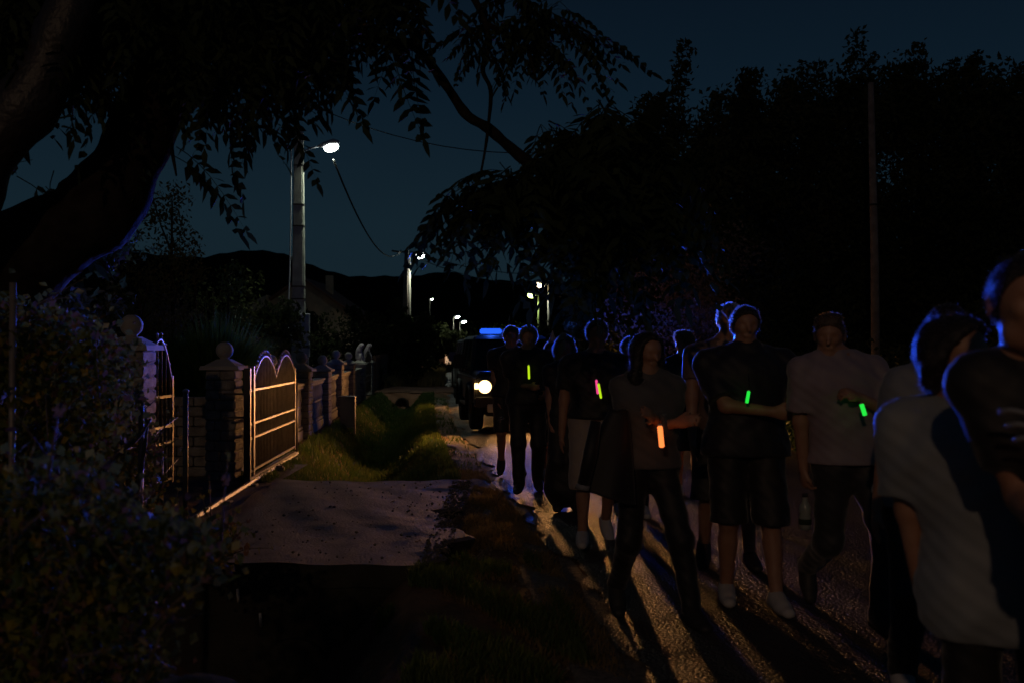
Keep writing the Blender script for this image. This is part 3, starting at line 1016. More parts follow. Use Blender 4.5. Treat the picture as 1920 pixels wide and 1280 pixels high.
def make_suv(label, loc, rz, bar=True, power=1.0):
    t = thing('escort_vehicle', label, 'off-road vehicle', loc, rz)
    W = .84
    # front face at y = 0, rear at y = 3.9; wheels at .75 and 3.05
    body = bev('body', [hx(-W, W, .05, 3.85, .48, .98, .02, .02, .02)], M['car_paint'], t, .035)
    bev('bonnet', [hx(-W + .05, W - .05, .10, 1.25, .985, 1.06, .05, .06, 0)], M['car_paint'], t, .02)
    # cabin: pillars and roof around glass
    gl = hx(-W + .035, W - .035, 1.20, 3.80, .985, 1.62, .10, .34, .10)
    bev('cabin_glass', [gl], M['car_glass'], t, .02)
    r = bev('roof', [hx(-W + .11, W - .11, 1.48, 3.75, 1.625, 1.71, .06, .10, .04)], M['car_paint'], t, .03)
    for s in (-1, 1):
        for (ya, yb, yc, yd) in ((1.17, 1.25, 1.50, 1.58), (2.25, 2.33, 2.27, 2.35), (3.10, 3.2, 3.08, 3.18), (3.72, 3.82, 3.62, 3.72)):
            xa, xb = s * (W - .025), s * (W - .085)
            xt, xu = s * (W - .125), s * (W - .19)
            bm = bmesh.new()
            lo = sorted((xa, xb)); hi = sorted((xt, xu))
            add_hexa(bm, [(lo[0], ya, .985), (lo[1], ya, .985), (lo[1], yb, .985), (lo[0], yb, .985),
                          (hi[0], yc, 1.63), (hi[1], yc, 1.63), (hi[1], yd, 1.63), (hi[0], yd, 1.63)])
            bm_obj('cabin_pillar', bm, M['car_paint'], t)
        # wheel arch flares
        for yc in (.75, 3.05):
            bm = bmesh.new()
            pts = [(s * (W + .02), yc + .44 * math.cos(a), .38 + .44 * math.sin(a)) for a in np.linspace(-.15, math.pi + .15, 12)]
            add_tube(bm, pts, .05, 6)
            bm_obj('wheel_arch', bm, M['car_plastic'], t, True)
            w = lathe('wheel', [(.20, -.115), (.345, -.11), (.372, -.08), (.372, .08), (.345, .11), (.20, .115)], M['rubber'], t, (s * (W - .10), yc, .372), 22, 'X')
            lathe('rim', [(.06, .0), (.19, .0), (.20, .02), (.20, .03)], M['chrome'], w, (s * (W + .0) - (.02 if s > 0 else -.0), yc, .372), 14, 'X')
        mr = bev('mirror', [hx(*sorted((s * (W + .05), s * (W + .27))), 1.30, 1.38, 1.10, 1.36, .01)], M['car_plastic'], t, .02)
        bev('mirror_glass', [hx(*sorted((s * (W + .07), s * (W + .25))), 1.385, 1.39, 1.12, 1.34)], M['chrome'], mr, 0)
        tube('mirror_arm', [(s * (W - .06), 1.32, 1.06), (s * (W + .10), 1.33, 1.12)], .018, M['car_plastic'], mr, 6)
        # headlamps
        hl = lathe('headlight', [(.125, -.01), (.125, .05), (.10, .05)], M['chrome'], t, (s * (W - .19), .03, .80), 20, 'Y')
        gm = M['headlamp_glow'] if bar else M['small_lamp_glow']
        lathe('headlight_lens', [(.02, -.055), (.085, -.045), (.115, -.025), (.115, -.012)], gm, hl, (s * (W - .19), .03, .80), 18, 'Y')
        spot('headlight_beam', (s * (W - .19), -.10, .80), (s * .10, -1, -.035), 800 * power, (1.0, .43, .13), 168, .9, .05, hl, (.035, .12, .12, (-.15, -.025, .012), ((s * .06 + .13, -1, 0), 7, .45, .32, .95)))
        tn = bev('indicator', [hx(*sorted((s * (W - .075), s * (W - .012))), .015, .05, .76, .86)], M['small_lamp_glow'], t, .006)
        bev('step', [hx(*sorted((s * (W - .04), s * (W + .06))), 1.3, 2.5, .40, .45)], M['car_plastic'], t, .01)
    bev('grille', [hx(-.42, .42, .022, .06, .66, .94)], M['car_plastic'], t, .008)
    for k in range(7):
        bev('grille_slat', [hx(-.36 + k * .12 - .02, -.36 + k * .12 + .02, .005, .03, .69, .91)], M['chrome'], t, .004)
    bp = bev('bumper', [hx(-W - .0, W + .0, -.12, .10, .44, .62)], M['car_plastic'], t, .025)
    bev('number_plate', [hx(-.26, .26, -.135, -.122, .47, .59)], M['plate'], bp, .003)
    bev('tow_hook', [hx(-.62, -.50, -.15, -.10, .36, .50)], M['plate'], bp, .01)
    bev('chassis', [hx(-.60, .60, .3, 3.7, .26, .47)], M['car_plastic'], t, .02)
    for s in (-1, 1):
        tube('wiper', [(s * .35, 1.19, 1.02), (s * .10, 1.27, 1.16), (-s * .02 + s * .02, 1.34, 1.32)], .008, M['car_plastic'], t, 5)
    if bar:
        lb = bev('light_bar', [hx(-.55, .55, 1.85, 2.12, 1.715, 1.745)], M['car_plastic'], t, .008)
        for s in (-1, 1):
            point('beacon_glow', (s * .33, 1.75, 1.93), 22, (.03, .14, 1.0), .05, lb)
            bev('beacon', [hx(*sorted((s * .54, s * .12)), 1.86, 2.11, 1.75, 1.85, .01, .02, .02)], M['blue_glow'], lb, .02)
            spot('beacon_light', (s * .33, 1.79, 1.93), (.05, -1, -.02), 6500, (.03, .11, 1.0), 170, .9, .05, lb, (.0, .055, .05, (-.12, -.004, .014), ((.0, -1, 0), 18, 1.0, .03, .0)))
        bev('beacon_middle', [hx(-.11, .11, 1.87, 2.10, 1.75, 1.83)], M['car_plastic'], lb, .01)
        tube('aerial', [(.2, 3.4, 1.71), (.24, 3.5, 2.15)], .004, M['dark_metal'], t, 4)
    return t
suv = make_suv('boxy black escort vehicle with glowing headlights and blue light bar behind the walkers', (0.17, 17.55, .035), math.radians(7.5))
suv2 = make_suv('second dark vehicle following close behind the escort vehicle', (-.48, 26.2, .035), math.radians(7.0), bar=False, power=.55)

# ================================================================ PEOPLE
def surf_net(F, org, h):
    S = F < 0
    nx_, ny_, nz_ = F.shape
    cnt = np.zeros((nx_ - 1, ny_ - 1, nz_ - 1), np.int8)
    off = [(a, b, c) for a in (0, 1) for b in (0, 1) for c in (0, 1)]
    for a, b, c in off:
        cnt += S[a:nx_ - 1 + a, b:ny_ - 1 + b, c:nz_ - 1 + c]
    act = (cnt > 0) & (cnt < 8)
    I = np.argwhere(act)
    vid = -np.ones(act.shape, np.int64)
    vid[act] = np.arange(len(I))
    acc = np.zeros((len(I), 3)); num = np.zeros(len(I))
    for a in off:
        for ax in range(3):
            if a[ax]: continue
            b = list(a); b[ax] = 1
            fa = F[I[:, 0] + a[0], I[:, 1] + a[1], I[:, 2] + a[2]]
            fb = F[I[:, 0] + b[0], I[:, 1] + b[1], I[:, 2] + b[2]]
            m = (fa < 0) != (fb < 0)
            t = np.where(m, fa / np.where(m, fa - fb, 1), 0)
            p = np.zeros((len(I), 3)); p += a
            p[:, ax] += t
            acc[m] += p[m]; num[m] += 1
    verts = (I + acc / num[:, None]) * h + org
    quads = []
    for ax in range(3):
        o1, o2 = [(1, 2), (2, 0), (0, 1)][ax]
        sl0 = [slice(None)] * 3; sl1 = [slice(None)] * 3
        sl0[ax] = slice(0, -1); sl1[ax] = slice(1, None)
        A = S[tuple(sl0)]; B = S[tuple(sl1)]
        for want, flip in ((A & ~B, False), (~A & B, True)):
            E = np.argwhere(want)
            E = E[(E[:, o1] > 0) & (E[:, o2] > 0) & (E[:, o1] < F.shape[o1] - 1) & (E[:, o2] < F.shape[o2] - 1)]
            d1 = np.zeros(3, int); d1[o1] = 1
            d2 = np.zeros(3, int); d2[o2] = 1
            q = [vid[tuple((E - x).T)] for x in (d1 + d2, d2, 0 * d1, d1)]
            q = np.stack(q, 1)
            if flip: q = q[:, ::-1]
            quads.append(q)
    return verts, np.concatenate(quads)

class SDF:
    def __init__(s, lo, hi, h):
        s.h = h; s.org = np.array(lo, float)
        n = np.ceil((np.array(hi) - s.org) / h).astype(int) + 1
        s.ax = [s.org[i] + np.arange(n[i]) * h for i in range(3)]
        s.F = np.full(n, .5, np.float32)
    def _box(s, lo, hi):
        sl = []
        for i in range(3):
            a = max(0, int((lo[i] - s.org[i]) / s.h)); b = min(len(s.ax[i]), int((hi[i] - s.org[i]) / s.h) + 2)
            if b <= a: return None
            sl.append(slice(a, b))
        return tuple(sl)
    def cap(s, a, b, ra, rb=None, k=.02, flat=None, clip=None, sub=False):
        rb = ra if rb is None else rb
        a = np.array(a, float); b = np.array(b, float)
        R = max(ra, rb) + k + 3 * s.h
        sl = s._box(np.minimum(a, b) - R, np.maximum(a, b) + R)
        if sl is None: return
        X, Y, Z = np.meshgrid(*[s.ax[i][sl[i]] for i in range(3)], indexing='ij')
        ab = b - a; L2 = max(ab @ ab, 1e-9)
        t = np.clip(((X - a[0]) * ab[0] + (Y - a[1]) * ab[1] + (Z - a[2]) * ab[2]) / L2, 0, 1)
        dx, dy, dz = X - a[0] - t * ab[0], Y - a[1] - t * ab[1], Z - a[2] - t * ab[2]
        g = 1.0
        if flat is not None:
            n, f = np.array(flat[0], float), flat[1]
            n = n / np.linalg.norm(n)
            q = (dx * n[0] + dy * n[1] + dz * n[2]) * (1 / f - 1)
            dx += q * n[0]; dy += q * n[1]; dz += q * n[2]
            g = min(1.0, f) ** .5
        d = (np.sqrt(dx * dx + dy * dy + dz * dz) - (ra + (rb - ra) * t)) * g
        for c in (clip or []):
            p, n = np.array(c[0], float), np.array(c[1], float)
            n = n / np.linalg.norm(n)
            d = np.maximum(d, (X - p[0]) * n[0] + (Y - p[1]) * n[1] + (Z - p[2]) * n[2])
        F = s.F[sl]
        if sub:
            d = -d
            hh = np.clip(.5 - .5 * (d - F) / k, 0, 1) if k > 0 else None
            hq = np.maximum(k - np.abs(F - d), 0) / k
            s.F[sl] = np.maximum(F, d) + hq * hq * k * .25
        else:
            hq = np.maximum(k - np.abs(F - d), 0) / k
            s.F[sl] = np.minimum(F, d) - hq * hq * k * .25
    def noise(s, amp, fr, seed=0):
        X, Y, Z = np.meshgrid(*s.ax, indexing='ij')
        m = np.abs(s.F) < .05
        x, y, z = X[m], Y[m], Z[m]
        a = np.sin(x * fr + 2.1 * np.sin(z * fr * .45 + seed)) * np.sin(z * fr * .8 + y * fr * .9 + seed * 1.7)
        b = np.sin((x + z) * fr * 1.9 + seed) * np.sin((y - z) * fr * 1.4 + 2 * seed)
        s.F[m] += (amp * (a * .65 + b * .35)).astype(np.float32)
    def clipz(s, z, below=True):
        Z = s.ax[2][None, None, :]
        s.F = np.maximum(s.F, (z - Z) if below else (Z - z)).astype(np.float32)
    def mesh(s, name, m, parent):
        s.F[0] = s.F[-1] = .5; s.F[:, 0] = s.F[:, -1] = .5; s.F[:, :, 0] = s.F[:, :, -1] = .5
        v, q = surf_net(s.F, s.org, s.h)
        if len(q) == 0: return None
        return mesh_obj(name, v, q, m, parent, smooth=True)

def ik(a, b, l1, l2, pole):
    a, b, pole = Vector(a), Vector(b), Vector(pole)
    d = b - a
    L = min(d.length, (l1 + l2) * .999)
    d.normalize()
    b2 = a + d * L
    x = (l1 * l1 - l2 * l2 + L * L) / (2 * L)
    h = math.sqrt(max(l1 * l1 - x * x, 0))
    p = pole - d * pole.dot(d)
    p.normalize()
    return a + d * x + p * h, b2

CL = {
    'black': mat('cloth_black', (0.014, 0.013, 0.014), .62, sheen=.3, bump=.2, bscale=220, dist=.002),
    'darkblue': mat('cloth_darkblue', (0.014, 0.015, 0.022), .62, sheen=.3, bump=.2, bscale=220, dist=.002),
    'charcoal': mat('cloth_charcoal', (0.035, 0.034, 0.036), .62, sheen=.3, bump=.2, bscale=220, dist=.002),
    'khaki': mat('cloth_khaki', (0.36, 0.29, 0.24), .62, sheen=.3, bump=.2, bscale=220, dist=.002),
    'grey': mat('cloth_grey', (0.24, 0.25, 0.27), .62, sheen=.3, bump=.25, bscale=220, dist=.002),
    'slate': mat('cloth_slate', (0.10, 0.095, 0.095), .7, sheen=.3, bump=.25, bscale=220, dist=.002),
    'pale': mat('cloth_pale', (0.27, 0.30, 0.32), .62, sheen=.3, col2=(0.23, 0.25, 0.27), scale=3, bump=.3, bscale=160, dist=.003),
    'mauve': mat('cloth_mauve', (0.30, 0.24, 0.27), .62, sheen=.3, bump=.25, bscale=220, dist=.002),
    'brown': mat('cloth_brown', (0.16, 0.10, 0.075), .62, sheen=.3, bump=.25, bscale=220, dist=.002),
}
M['skin'] = mat('skin', (0.42, 0.23, 0.15), .5, (0.36, 0.18, 0.11), 14, .06, 90)
M['hair_dark'] = mat('hair_dark', (0.014, 0.010, 0.008), .55, bump=.6, bscale=130, dist=.006)
M['hair_grey'] = mat('hair_grey', (0.28, 0.26, 0.25), .5, bump=.6, bscale=130, dist=.006)
M['hair_brown'] = mat('hair_brown', (0.06, 0.035, 0.02), .55, bump=.6, bscale=130, dist=.006)
for hk_, hc_ in (('hair_dark', (.42, .38, .36)), ('hair_grey', (.6, .58, .56)), ('hair_brown', (.45, .34, .26))):
    M[hk_ + '_strand'] = mat(hk_ + '_strand', hc_, .4, transl=.75)
M['shoe_white'] = mat('shoe_white', (0.50, 0.48, 0.46), .6)
M['shoe_dark'] = mat('shoe_dark', (0.03, 0.028, 0.028), .6)
M['eye'] = mat('eye', (0.5, 0.48, 0.46), .25)

def person(label, cxp, Y, H, face=0, headp=None, headyaw=None, headtilt=0, lean=(0, 0), build=1.0, h=.012,
           footL=(-.11, 0, 0, 0), footR=(.11, -.05, 0, 0), handL=None, handR=None, top='black', sleeve=.6, topz=.90, toploose=.012,
           bottom='black', bot_to=.47, botloose=.016, hair='hair_dark', hairstyle='short', shoe='shoe_white', skirt=False, elbL=(-.6, .8, -.3), elbR=(.6, .8, -.3), dress_mat=None,
           shoulder=.185, fist=(False, False), collar=False, ankle_pant=False):
    """Local frame: x to the picture's right when facing the camera, -y ahead, z up. foot = (x, y, lift, pitch)."""
    X0 = (cxp - 960) / FPX * Y
    gz = road_z(X0, Y)
    k = H / 1.78
    root = thing('person', label, 'person', (X0, Y, gz), math.radians(face))
    def loc(pxx, pyy, dy=0.0):
        """a pixel at this person's depth (+dy) in the local frame"""
        w = px(pxx, pyy, Y + dy) - Vector((X0, Y, gz))
        w.rotate(Matrix.Rotation(-math.radians(face), 3, 'Z'))
        return w
    b = build
    HW = .09 * k
    lx, ly = lean
    pel = Vector((0, 0, .945 * k - .5 * max(0, abs(footL[1] - footR[1]) - .3) * .35))
    hips = [pel + Vector((s * HW * b, 0, -.03)) for s in (-1, 1)]
    neck = Vector((lx * .9, ly * .9, 1.475 * k))
    chest = Vector((lx * .7, ly * .7, 1.30 * k))
    sh = [Vector((lx * .85 + s * shoulder * k, ly * .85 + .005, 1.40 * k)) for s in (-1, 1)]
    if headp is not None:
        hc = loc(headp[0], headp[1], ly)
    else:
        hc = neck + Vector((lx * .1, -.015, .185 * k))
    # ------- joints
    legs = []
    for s, f, hp in ((-1, footL, hips[0]), (1, footR, hips[1])):
        ank = Vector((f[0] * k, f[1] * k, .085 * k + f[2] * k))
        fx = s * .12 if len(f) < 5 else f[4]
        kn, ank = ik(hp, ank, .43 * k, .415 * k, (s * .08, -1, 0))
        pitch = f[3]
        fd = Vector((fx * math.cos(pitch), -math.cos(pitch), -math.sin(pitch)))
        fd.normalize()
        fup = Vector((0, -math.sin(pitch), math.cos(pitch)))
        fup = (fup - fd * fup.dot(fd)).normalized()
        legs.append((hp, kn, ank, fd, fup))
    arms = []
    for s, hd, el in ((-1, handL, elbL), (1, handR, elbR)):
        a = sh[0] if s < 0 else sh[1]
        if hd is None:
            w = a + Vector((s * .06, -.02, -.545 * k))
        elif len(hd) == 3 and isinstance(hd, tuple) and hd[0] > 20:
            w = loc(hd[0], hd[1], hd[2])
        else:
            w = Vector(hd)
        e, w = ik(a, w, .295 * k, .262 * k, el)
        arms.append((a, e, w))
    pts = [pel, neck, hc] + [q for l in legs for q in l[:3]] + [q for a in arms for q in a]
    lo = np.min([list(p) for p in pts], 0) - .30; hi = np.max([list(p) for p in pts], 0) + .26
    lo[2] = min(lo[2], -.02) - .02
    F = (0, 1, 0)
    def torso(S, g=0.0, k_=.05, only=None, bell=0):
        cz = lambda z, r, fl=.74: S.cap((lx * max(0, z - .95) * 1.6 - 0.0, ly * max(0, z - .95) * 1.6, z * k), (lx * max(0, z - .9) * 1.6, ly * max(0, z - .9) * 1.6, (z + .04) * k), r, k=k_, flat=(F, fl))
        S.cap(pel + Vector((-.065 * b, .01, .0)), pel + Vector((.065 * b, .01, .0)), (.118 * b + g) * k, k=k_, flat=(F, .84))
        S.cap(pel + Vector((lx * .2, 0, .07)), chest + Vector((0, 0, -.12)), (.135 * b + g) * k, (.142 * b + g) * k, k=k_, flat=(F, .76 if b < 1.15 else .9))
        S.cap(chest + Vector((-.075 * b, 0, 0)), chest + Vector((.075 * b, 0, 0)), (.130 * b + g) * k, k=k_, flat=(F, .78))
        for q_ in sh:
            S.cap(q_ + Vector((0, 0, -.006)), neck + Vector((0, .01, -.008)), (.058 + g * .35) * k, (.058 + g * .2) * k, k=.02)
            S.cap(q_ + Vector((0, 0, -.03)), chest + Vector(((q_.x - chest.x) * .45, 0, .02)), (.048 + g * .6) * k, (.095 * b + g) * k, k=.03, flat=(F, .85))
    def head(S, g=0.0):
        pass
    # ------- body
    S = SDF(lo, hi, h)
    torso(S)
    S.cap(neck + Vector((0, .012, -.02)), hc + Vector((0, .02, -.05)), .060 * k * min(b, 1.1), .056 * k, k=.04)
    for hp, kn, ank, fd, fup in legs:
        S.cap(hp, kn, .088 * k * b, .057 * k, k=.04)
        S.cap(kn, ank, .054 * k, .037 * k, k=.03)
        back = (hp - kn).cross(Vector((1, 0, 0))); back = Vector((0, 1, 0))
        cm = kn.lerp(ank, .30) + back * .022 * k
        S.cap(cm, kn.lerp(ank, .48) + back * .012 * k, .047 * k * min(b, 1.1), .038 * k, k=.03)
        S.cap(ank - fd * .03 - fup * .03, ank + fd * .12 - fup * .045, .036, .030, k=.03, flat=(fup, .8))
        S.cap(ank + fd * .12 - fup * .045, ank + fd * .165 - fup * .05, .030, .022, k=.02, flat=(fup, .8))
    for i, (a, e, w) in enumerate(arms):
        S.cap(a, e, .052 * k * b, .041 * k, k=.04)
        S.cap(e, w, .042 * k, .028 * k, k=.025)
        # hand: palm, four fingers, thumb
        s = -1 if i == 0 else 1
        u = (w - e).normalized()
        pn = Vector((-s, 0, 0)); pn = pn - u * pn.dot(u)
        if pn.length < .3: pn = Vector((0, .3, -1)); pn = pn - u * pn.dot(u)
        pn.normalize()
        sd = u.cross(pn).normalized()
        if sd.dot(Vector((0, -1, .3))) < 0: sd = -sd
        hk = k * .95
        S.cap(w, w + u * .05 * hk, .028 * hk, .036 * hk, k=.015, flat=(pn, .6))
        S.cap(w + u * .045 * hk, w + u * .075 * hk, .039 * hk, .040 * hk, k=.015, flat=(pn, .42))
        curl = 1.25 if fist[i] else .38
        for q, (o_, ln, rr) in enumerate(((.030, .070, .0095), (.010, .078, .0098), (-.011, .072, .0095), (-.031, .056, .0085))):
            p0 = w + u * .082 * hk + sd * o_ * hk
            d1 = (u * math.cos(curl * .5) + pn * math.sin(curl * .5) + sd * o_ * 1.6).normalized()
            d2 = (u * math.cos(curl * 1.3) + pn * math.sin(curl * 1.3) + sd * o_ * .9).normalized()
            p1 = p0 + d1 * ln * .55 * hk
            p2 = p1 + d2 * ln * .5 * hk
            S.cap(p0 - u * .02, p1, rr * hk + .001, rr * hk, k=.006)
            S.cap(p1, p2, rr * hk, rr * .85 * hk, k=.004)
        tb = w + u * .03 * hk + sd * .028 * hk
        t1 = tb + (u * .75 + sd * .6 + pn * .25).normalized() * .040 * hk
        t2 = t1 + (u * .95 + sd * .15 + pn * .35).normalized() * .030 * hk
        S.cap(tb, t1, .013 * hk, .0105 * hk, k=.012)
        S.cap(t1, t2, .0105 * hk, .009 * hk, k=.005)
    # head in its own orientation
    hy = math.radians(face + 0 if headyaw is None else headyaw)
    hy_l = 0.0 if headyaw is None else math.radians(headyaw)
    R = Matrix.Rotation(hy_l, 3, 'Z') @ Matrix.Rotation(math.radians(headtilt), 3, 'X')
    q = lambda x, y, z: hc + R @ Vector((x, y, z)) * k
    ax_ = R @ Vector((1, 0, 0))
    def cranium(S, g=0.0, clip=None):
        S.cap(q(0, .022, .022), q(0, -.018, .030), (.082 + g) * k, (.080 + g) * k, k=.02, flat=(ax_, .90), clip=clip)
    cranium(S)
    S.cap(q(0, -.020, -.015), q(0, -.040, -.078), .060 * k, .036 * k, k=.03, flat=(ax_, .95))
    S.cap(q(-.03, -.02, -.07), q(.03, -.02, -.07), .030 * k, k=.02)
    S.cap(q(0, -.088, .012), q(0, -.108, -.022), .008 * k, .013 * k, k=.012)
    S.cap(q(-.030, -.080, .030), q(.030, -.080, .030), .012 * k, k=.012)
    S.cap(q(-.018, -.078, -.052), q(.018, -.078, -.052), .009 * k, k=.008)
    S.cap(q(-.036, -.068, -.012), q(-.030, -.070, -.018), .016 * k, k=.015)
    S.cap(q(.036, -.068, -.012), q(.030, -.070, -.018), .016 * k, k=.015)
    for s in (-1, 1):
        S.cap(q(s * .031, -.094, .010), q(s * .033, -.094, .010), .011 * k, k=.01, sub=True)
        S.cap(q(s * .078, .012, .010), q(s * .080, .008, -.018), .021 * k, .013 * k, k=.008, flat=(ax_, .45))
    S.mesh('body', M['skin'], root)
    if h < .0125:
        for s in (-1, 1):
            bm = bmesh.new()
            bmesh.ops.create_uvsphere(bm, u_segments=8, v_segments=6, radius=.011 * k)
            bmesh.ops.transform(bm, matrix=Matrix.Translation(q(s * .031, -.073, .010)), verts=bm.verts)
            bm_obj('eye', bm, M['eye'], root, True)
    # ------- hair
    S = SDF([c - .24 for c in hc], [c + .22 for c in hc], h * .8)
    if hairstyle in ('short', 'balding', 'tuft'):
        g = .010 if hairstyle == 'short' else .006
        nrm = R @ Vector((0, -.80, -.60))
        pt = q(0, -.060, .034)
        cranium(S, g, clip=[(pt, nrm), (q(0, .0, -.055), R @ Vector((0, .1, -1)))])
        if hairstyle == 'tuft':
            S.cap(q(-.04, -.05, .095), q(.04, -.045, .10), .030 * k, k=.03)
            S.cap(q(-.03, .04, .10), q(.03, .04, .10), .025 * k, k=.03)
        S.noise(.004, 130, H)
    elif hairstyle == 'bob':
        nrm = R @ Vector((0, -.85, -.45))
        cranium(S, .022, clip=[(q(0, -.045, .04), nrm)])
        S.cap(q(-.06, .02, -.02), q(-.06, .03, -.08), .045 * k, .03 * k, k=.03)
        S.cap(q(.06, .02, -.02), q(.06, .03, -.08), .045 * k, .03 * k, k=.03)
        S.cap(q(0, .05, -.02), q(0, .05, -.09), .06 * k, .04 * k, k=.03)
        S.noise(.004, 120, H)
    elif hairstyle == 'long':
        S = SDF([c - .30 for c in hc - Vector((0, 0, .2))], [c + .30 for c in hc], h)
        nrm = R @ Vector((0, -.85, -.45))
        cranium(S, .018, clip=[(q(0, -.045, .04), nrm)])
        for s in (-1, 1):
            S.cap(q(s * .07, -.01, .02), q(s * .095, -.03, -.16), .035 * k, .042 * k, k=.04)
            S.cap(q(s * .095, -.03, -.16), q(s * .10, -.07, -.33), .042 * k, .024 * k, k=.04)
        S.cap(q(0, .06, 0), q(0, .08, -.25), .07 * k, .06 * k, k=.04)
        S.noise(.006, 90, H)
    ho = S.mesh('hair', M[hair], root)
    if ho is not None:
        me = ho.data
        nv = len(me.vertices)
        co = np.empty(nv * 3); me.vertices.foreach_get('co', co); co = co.reshape(-1, 3)
        no = np.empty(nv * 3); me.vertex_normals.foreach_get('vector', no); no = no.reshape(-1, 3)
        idx = rng.integers(0, nv, 13000 if Y > 9 else 8000 if Y > 6 else 2500)
        a_ = co[idx] + rng.normal(size=(len(idx), 3)) * .003
        d_ = no[idx] * .8 + rng.normal(size=(len(idx), 3)) * .45 + np.array([0, 0, -.15])
        d_ /= np.linalg.norm(d_, axis=1)[:, None]
        L_ = ((.006 + .010 * rng.random(len(idx))) * (1.9 if Y > 9 else 1.1 if Y > 5 else .55))[:, None]
        s_ = np.cross(d_, rng.normal(size=(len(idx), 3))); s_ /= np.linalg.norm(s_, axis=1)[:, None]
        w_ = .0007 + (.00018 if Y > 9 else .00008) * Y
        v_ = np.stack([a_ - s_ * w_, a_ + s_ * w_, a_ + d_ * L_], 1).reshape(-1, 3)
        fz = mesh_obj('loose_hair', v_, np.arange(len(idx) * 3).reshape(-1, 3), M[hair + '_strand'], ho)
        fz['kind'] = 'stuff'
    # ------- upper garment
    S = SDF(lo, hi, h)
    g = toploose
    torso(S, g + .006, .05)
    S.cap(pel + Vector((-.06 * b, .005, -.03)), pel + Vector((.06 * b, .005, -.03)), (.128 * b + g) * k, k=.05, flat=(F, .88))
    S.cap(chest + Vector((-.03 * b, 0, 0)), pel + Vector((-.03 * b, 0, .02)), (.128 * b + g * 1.1) * k, k=.04, flat=(F, .84))
    S.cap(chest + Vector((.03 * b, 0, 0)), pel + Vector((.03 * b, 0, .02)), (.128 * b + g * 1.1) * k, k=.04, flat=(F, .84))
    if g > .02:
        S.cap(pel + Vector((-.07 * b, 0, -.10)), pel + Vector((.07 * b, 0, -.10)), (.135 * b + g) * k, k=.05, flat=(F, .88))
    S.cap(neck + Vector((0, .0, -.09)), neck + Vector((0, .01, .01)), .070 * k, .058 * k, k=.02)
    if collar:
        S.cap(neck + Vector((-.03, -.03, .0)), neck + Vector((.03, -.03, .0)), .05 * k, k=.03)
    for a, e, w in arms:
        if sleeve <= 1:
            end = a.lerp(e, sleeve + .1)
            S.cap(a + Vector((0, 0, -.010)), end, (.055 * b + .008 + g * .3) * k, (.054 * b + g * 1.2) * k, k=.035, clip=[(a.lerp(e, sleeve), (e - a))])
        else:
            S.cap(a + Vector((0, 0, -.01)), e, (.056 * b + g * .35) * k, (.048 + g) * k, k=.035)
            end = e.lerp(w, sleeve - 1 + .1)
            S.cap(e, end, (.048 + g) * k, (.036 + g) * k, k=.03, clip=[(e.lerp(w, sleeve - 1), (w - e))])
    S.noise(.0045 + toploose * .12, 34, H * 3)
    S.clipz(topz * k)
    S.clipz(neck.z + .028 + (.03 if collar else 0), False)
    tp = S.mesh('shirt', CL[top], root)
    # ------- lower garment
    S = SDF(lo, hi, h)
    g = botloose
    S.cap(pel + Vector((-.065 * b, .01, .0)), pel + Vector((.065 * b, .01, .0)), (.118 * b + g * .6) * k, k=.05, flat=(F, .86))
    if skirt:
        S.cap(pel, Vector((legs[0][1].x * .5 + legs[1][1].x * .5, 0, bot_to * k)), .15 * k, .22 * k, k=.05, flat=(F, .8))
    for hp, kn, ank, fd, fup in legs:
        if bot_to >= .40:
            S.cap(hp, kn + (kn - hp) * .12, (.092 * b + g * .5) * k, (.074 + g * 1.3) * k, k=.015)
        else:
            S.cap(hp, kn, (.090 * b + g * .7) * k, (.060 + g) * k, k=.05)
            S.cap(kn, ank, (.060 + g) * k, (.046 + g) * k, k=.04)
    S.noise(.007, 30, H * 5 + 1)
    if bot_to >= .40:
        S.clipz(bot_to * k)
    else:
        S.clipz(.02)
        for hp, kn, ank, fd, fup in legs:
            pass
    S.clipz(1.02 * k, False)
    S.mesh('skirt' if skirt else ('shorts' if bot_to >= .40 else 'trousers'), CL[bottom], root)
    # ------- shoes
    for hp, kn, ank, fd, fup in legs:
        c0 = ank - fd * .045 - fup * .04
        S = SDF(np.min([list(c0), list(ank + fd * .21)], 0) - .10, np.max([list(ank), list(ank + fd * .21)], 0) + .10, min(h, .010))
        S.cap(c0, ank + fd * .02 - fup * .035, .043, .046, k=.03)
        S.cap(ank - fd * .01 + fup * .0, ank + fd * .10 - fup * .04, .044, .040, k=.03)
        S.cap(ank + fd * .08 - fup * .05, ank + fd * .17 - fup * .055, .046, .038, k=.03, flat=(fup, .8), clip=None)
        pl = ank - fup * .085
        n = -fup
        X_, Y_, Z_ = np.meshgrid(*S.ax, indexing='ij')
        S.F = np.maximum(S.F, ((X_ - pl.x) * n.x + (Y_ - pl.y) * n.y + (Z_ - pl.z) * n.z)).astype(np.float32)
        S.mesh('shoe', M[shoe], root)
    return root, dict(loc=loc, hc=hc, arms=arms, gz=gz, k=k, pel=pel, X0=X0, Y=Y, R=R, chest=chest, q=q)

def glow_stick(label, a, b, kind, r=.006, lan=None):
    a, b = Vector(a), Vector(b)
    t = thing('glow_stick', label, 'glow stick', b, 0, 'glow sticks carried by the walkers')
    d = a - b
    tube('tube', [Vector((0, 0, 0)), d * .04, d * .94, d], [r * .5, r, r, r * .5], M['stick_' + kind], t, 10)
    tube('end_cap', [d, d * 1.05, d * 1.09], [r * .9, r * .8, r * .3], M['plate'], t, 8)
    if lan is not None:
        tube('cord', [d * 1.09] + [Vector(p) - b for p in lan], .0018, M['wire'], t, 4)
    return t
def stick_px(label, p0, p1, Y, kind, r=.006, up=None):
    lan = None
    if up is not None:
        lan = [px(up[0], up[1], up[2])]
    return glow_stick(label, px(*p0, Y), px(*p1, Y), kind, r, lan)

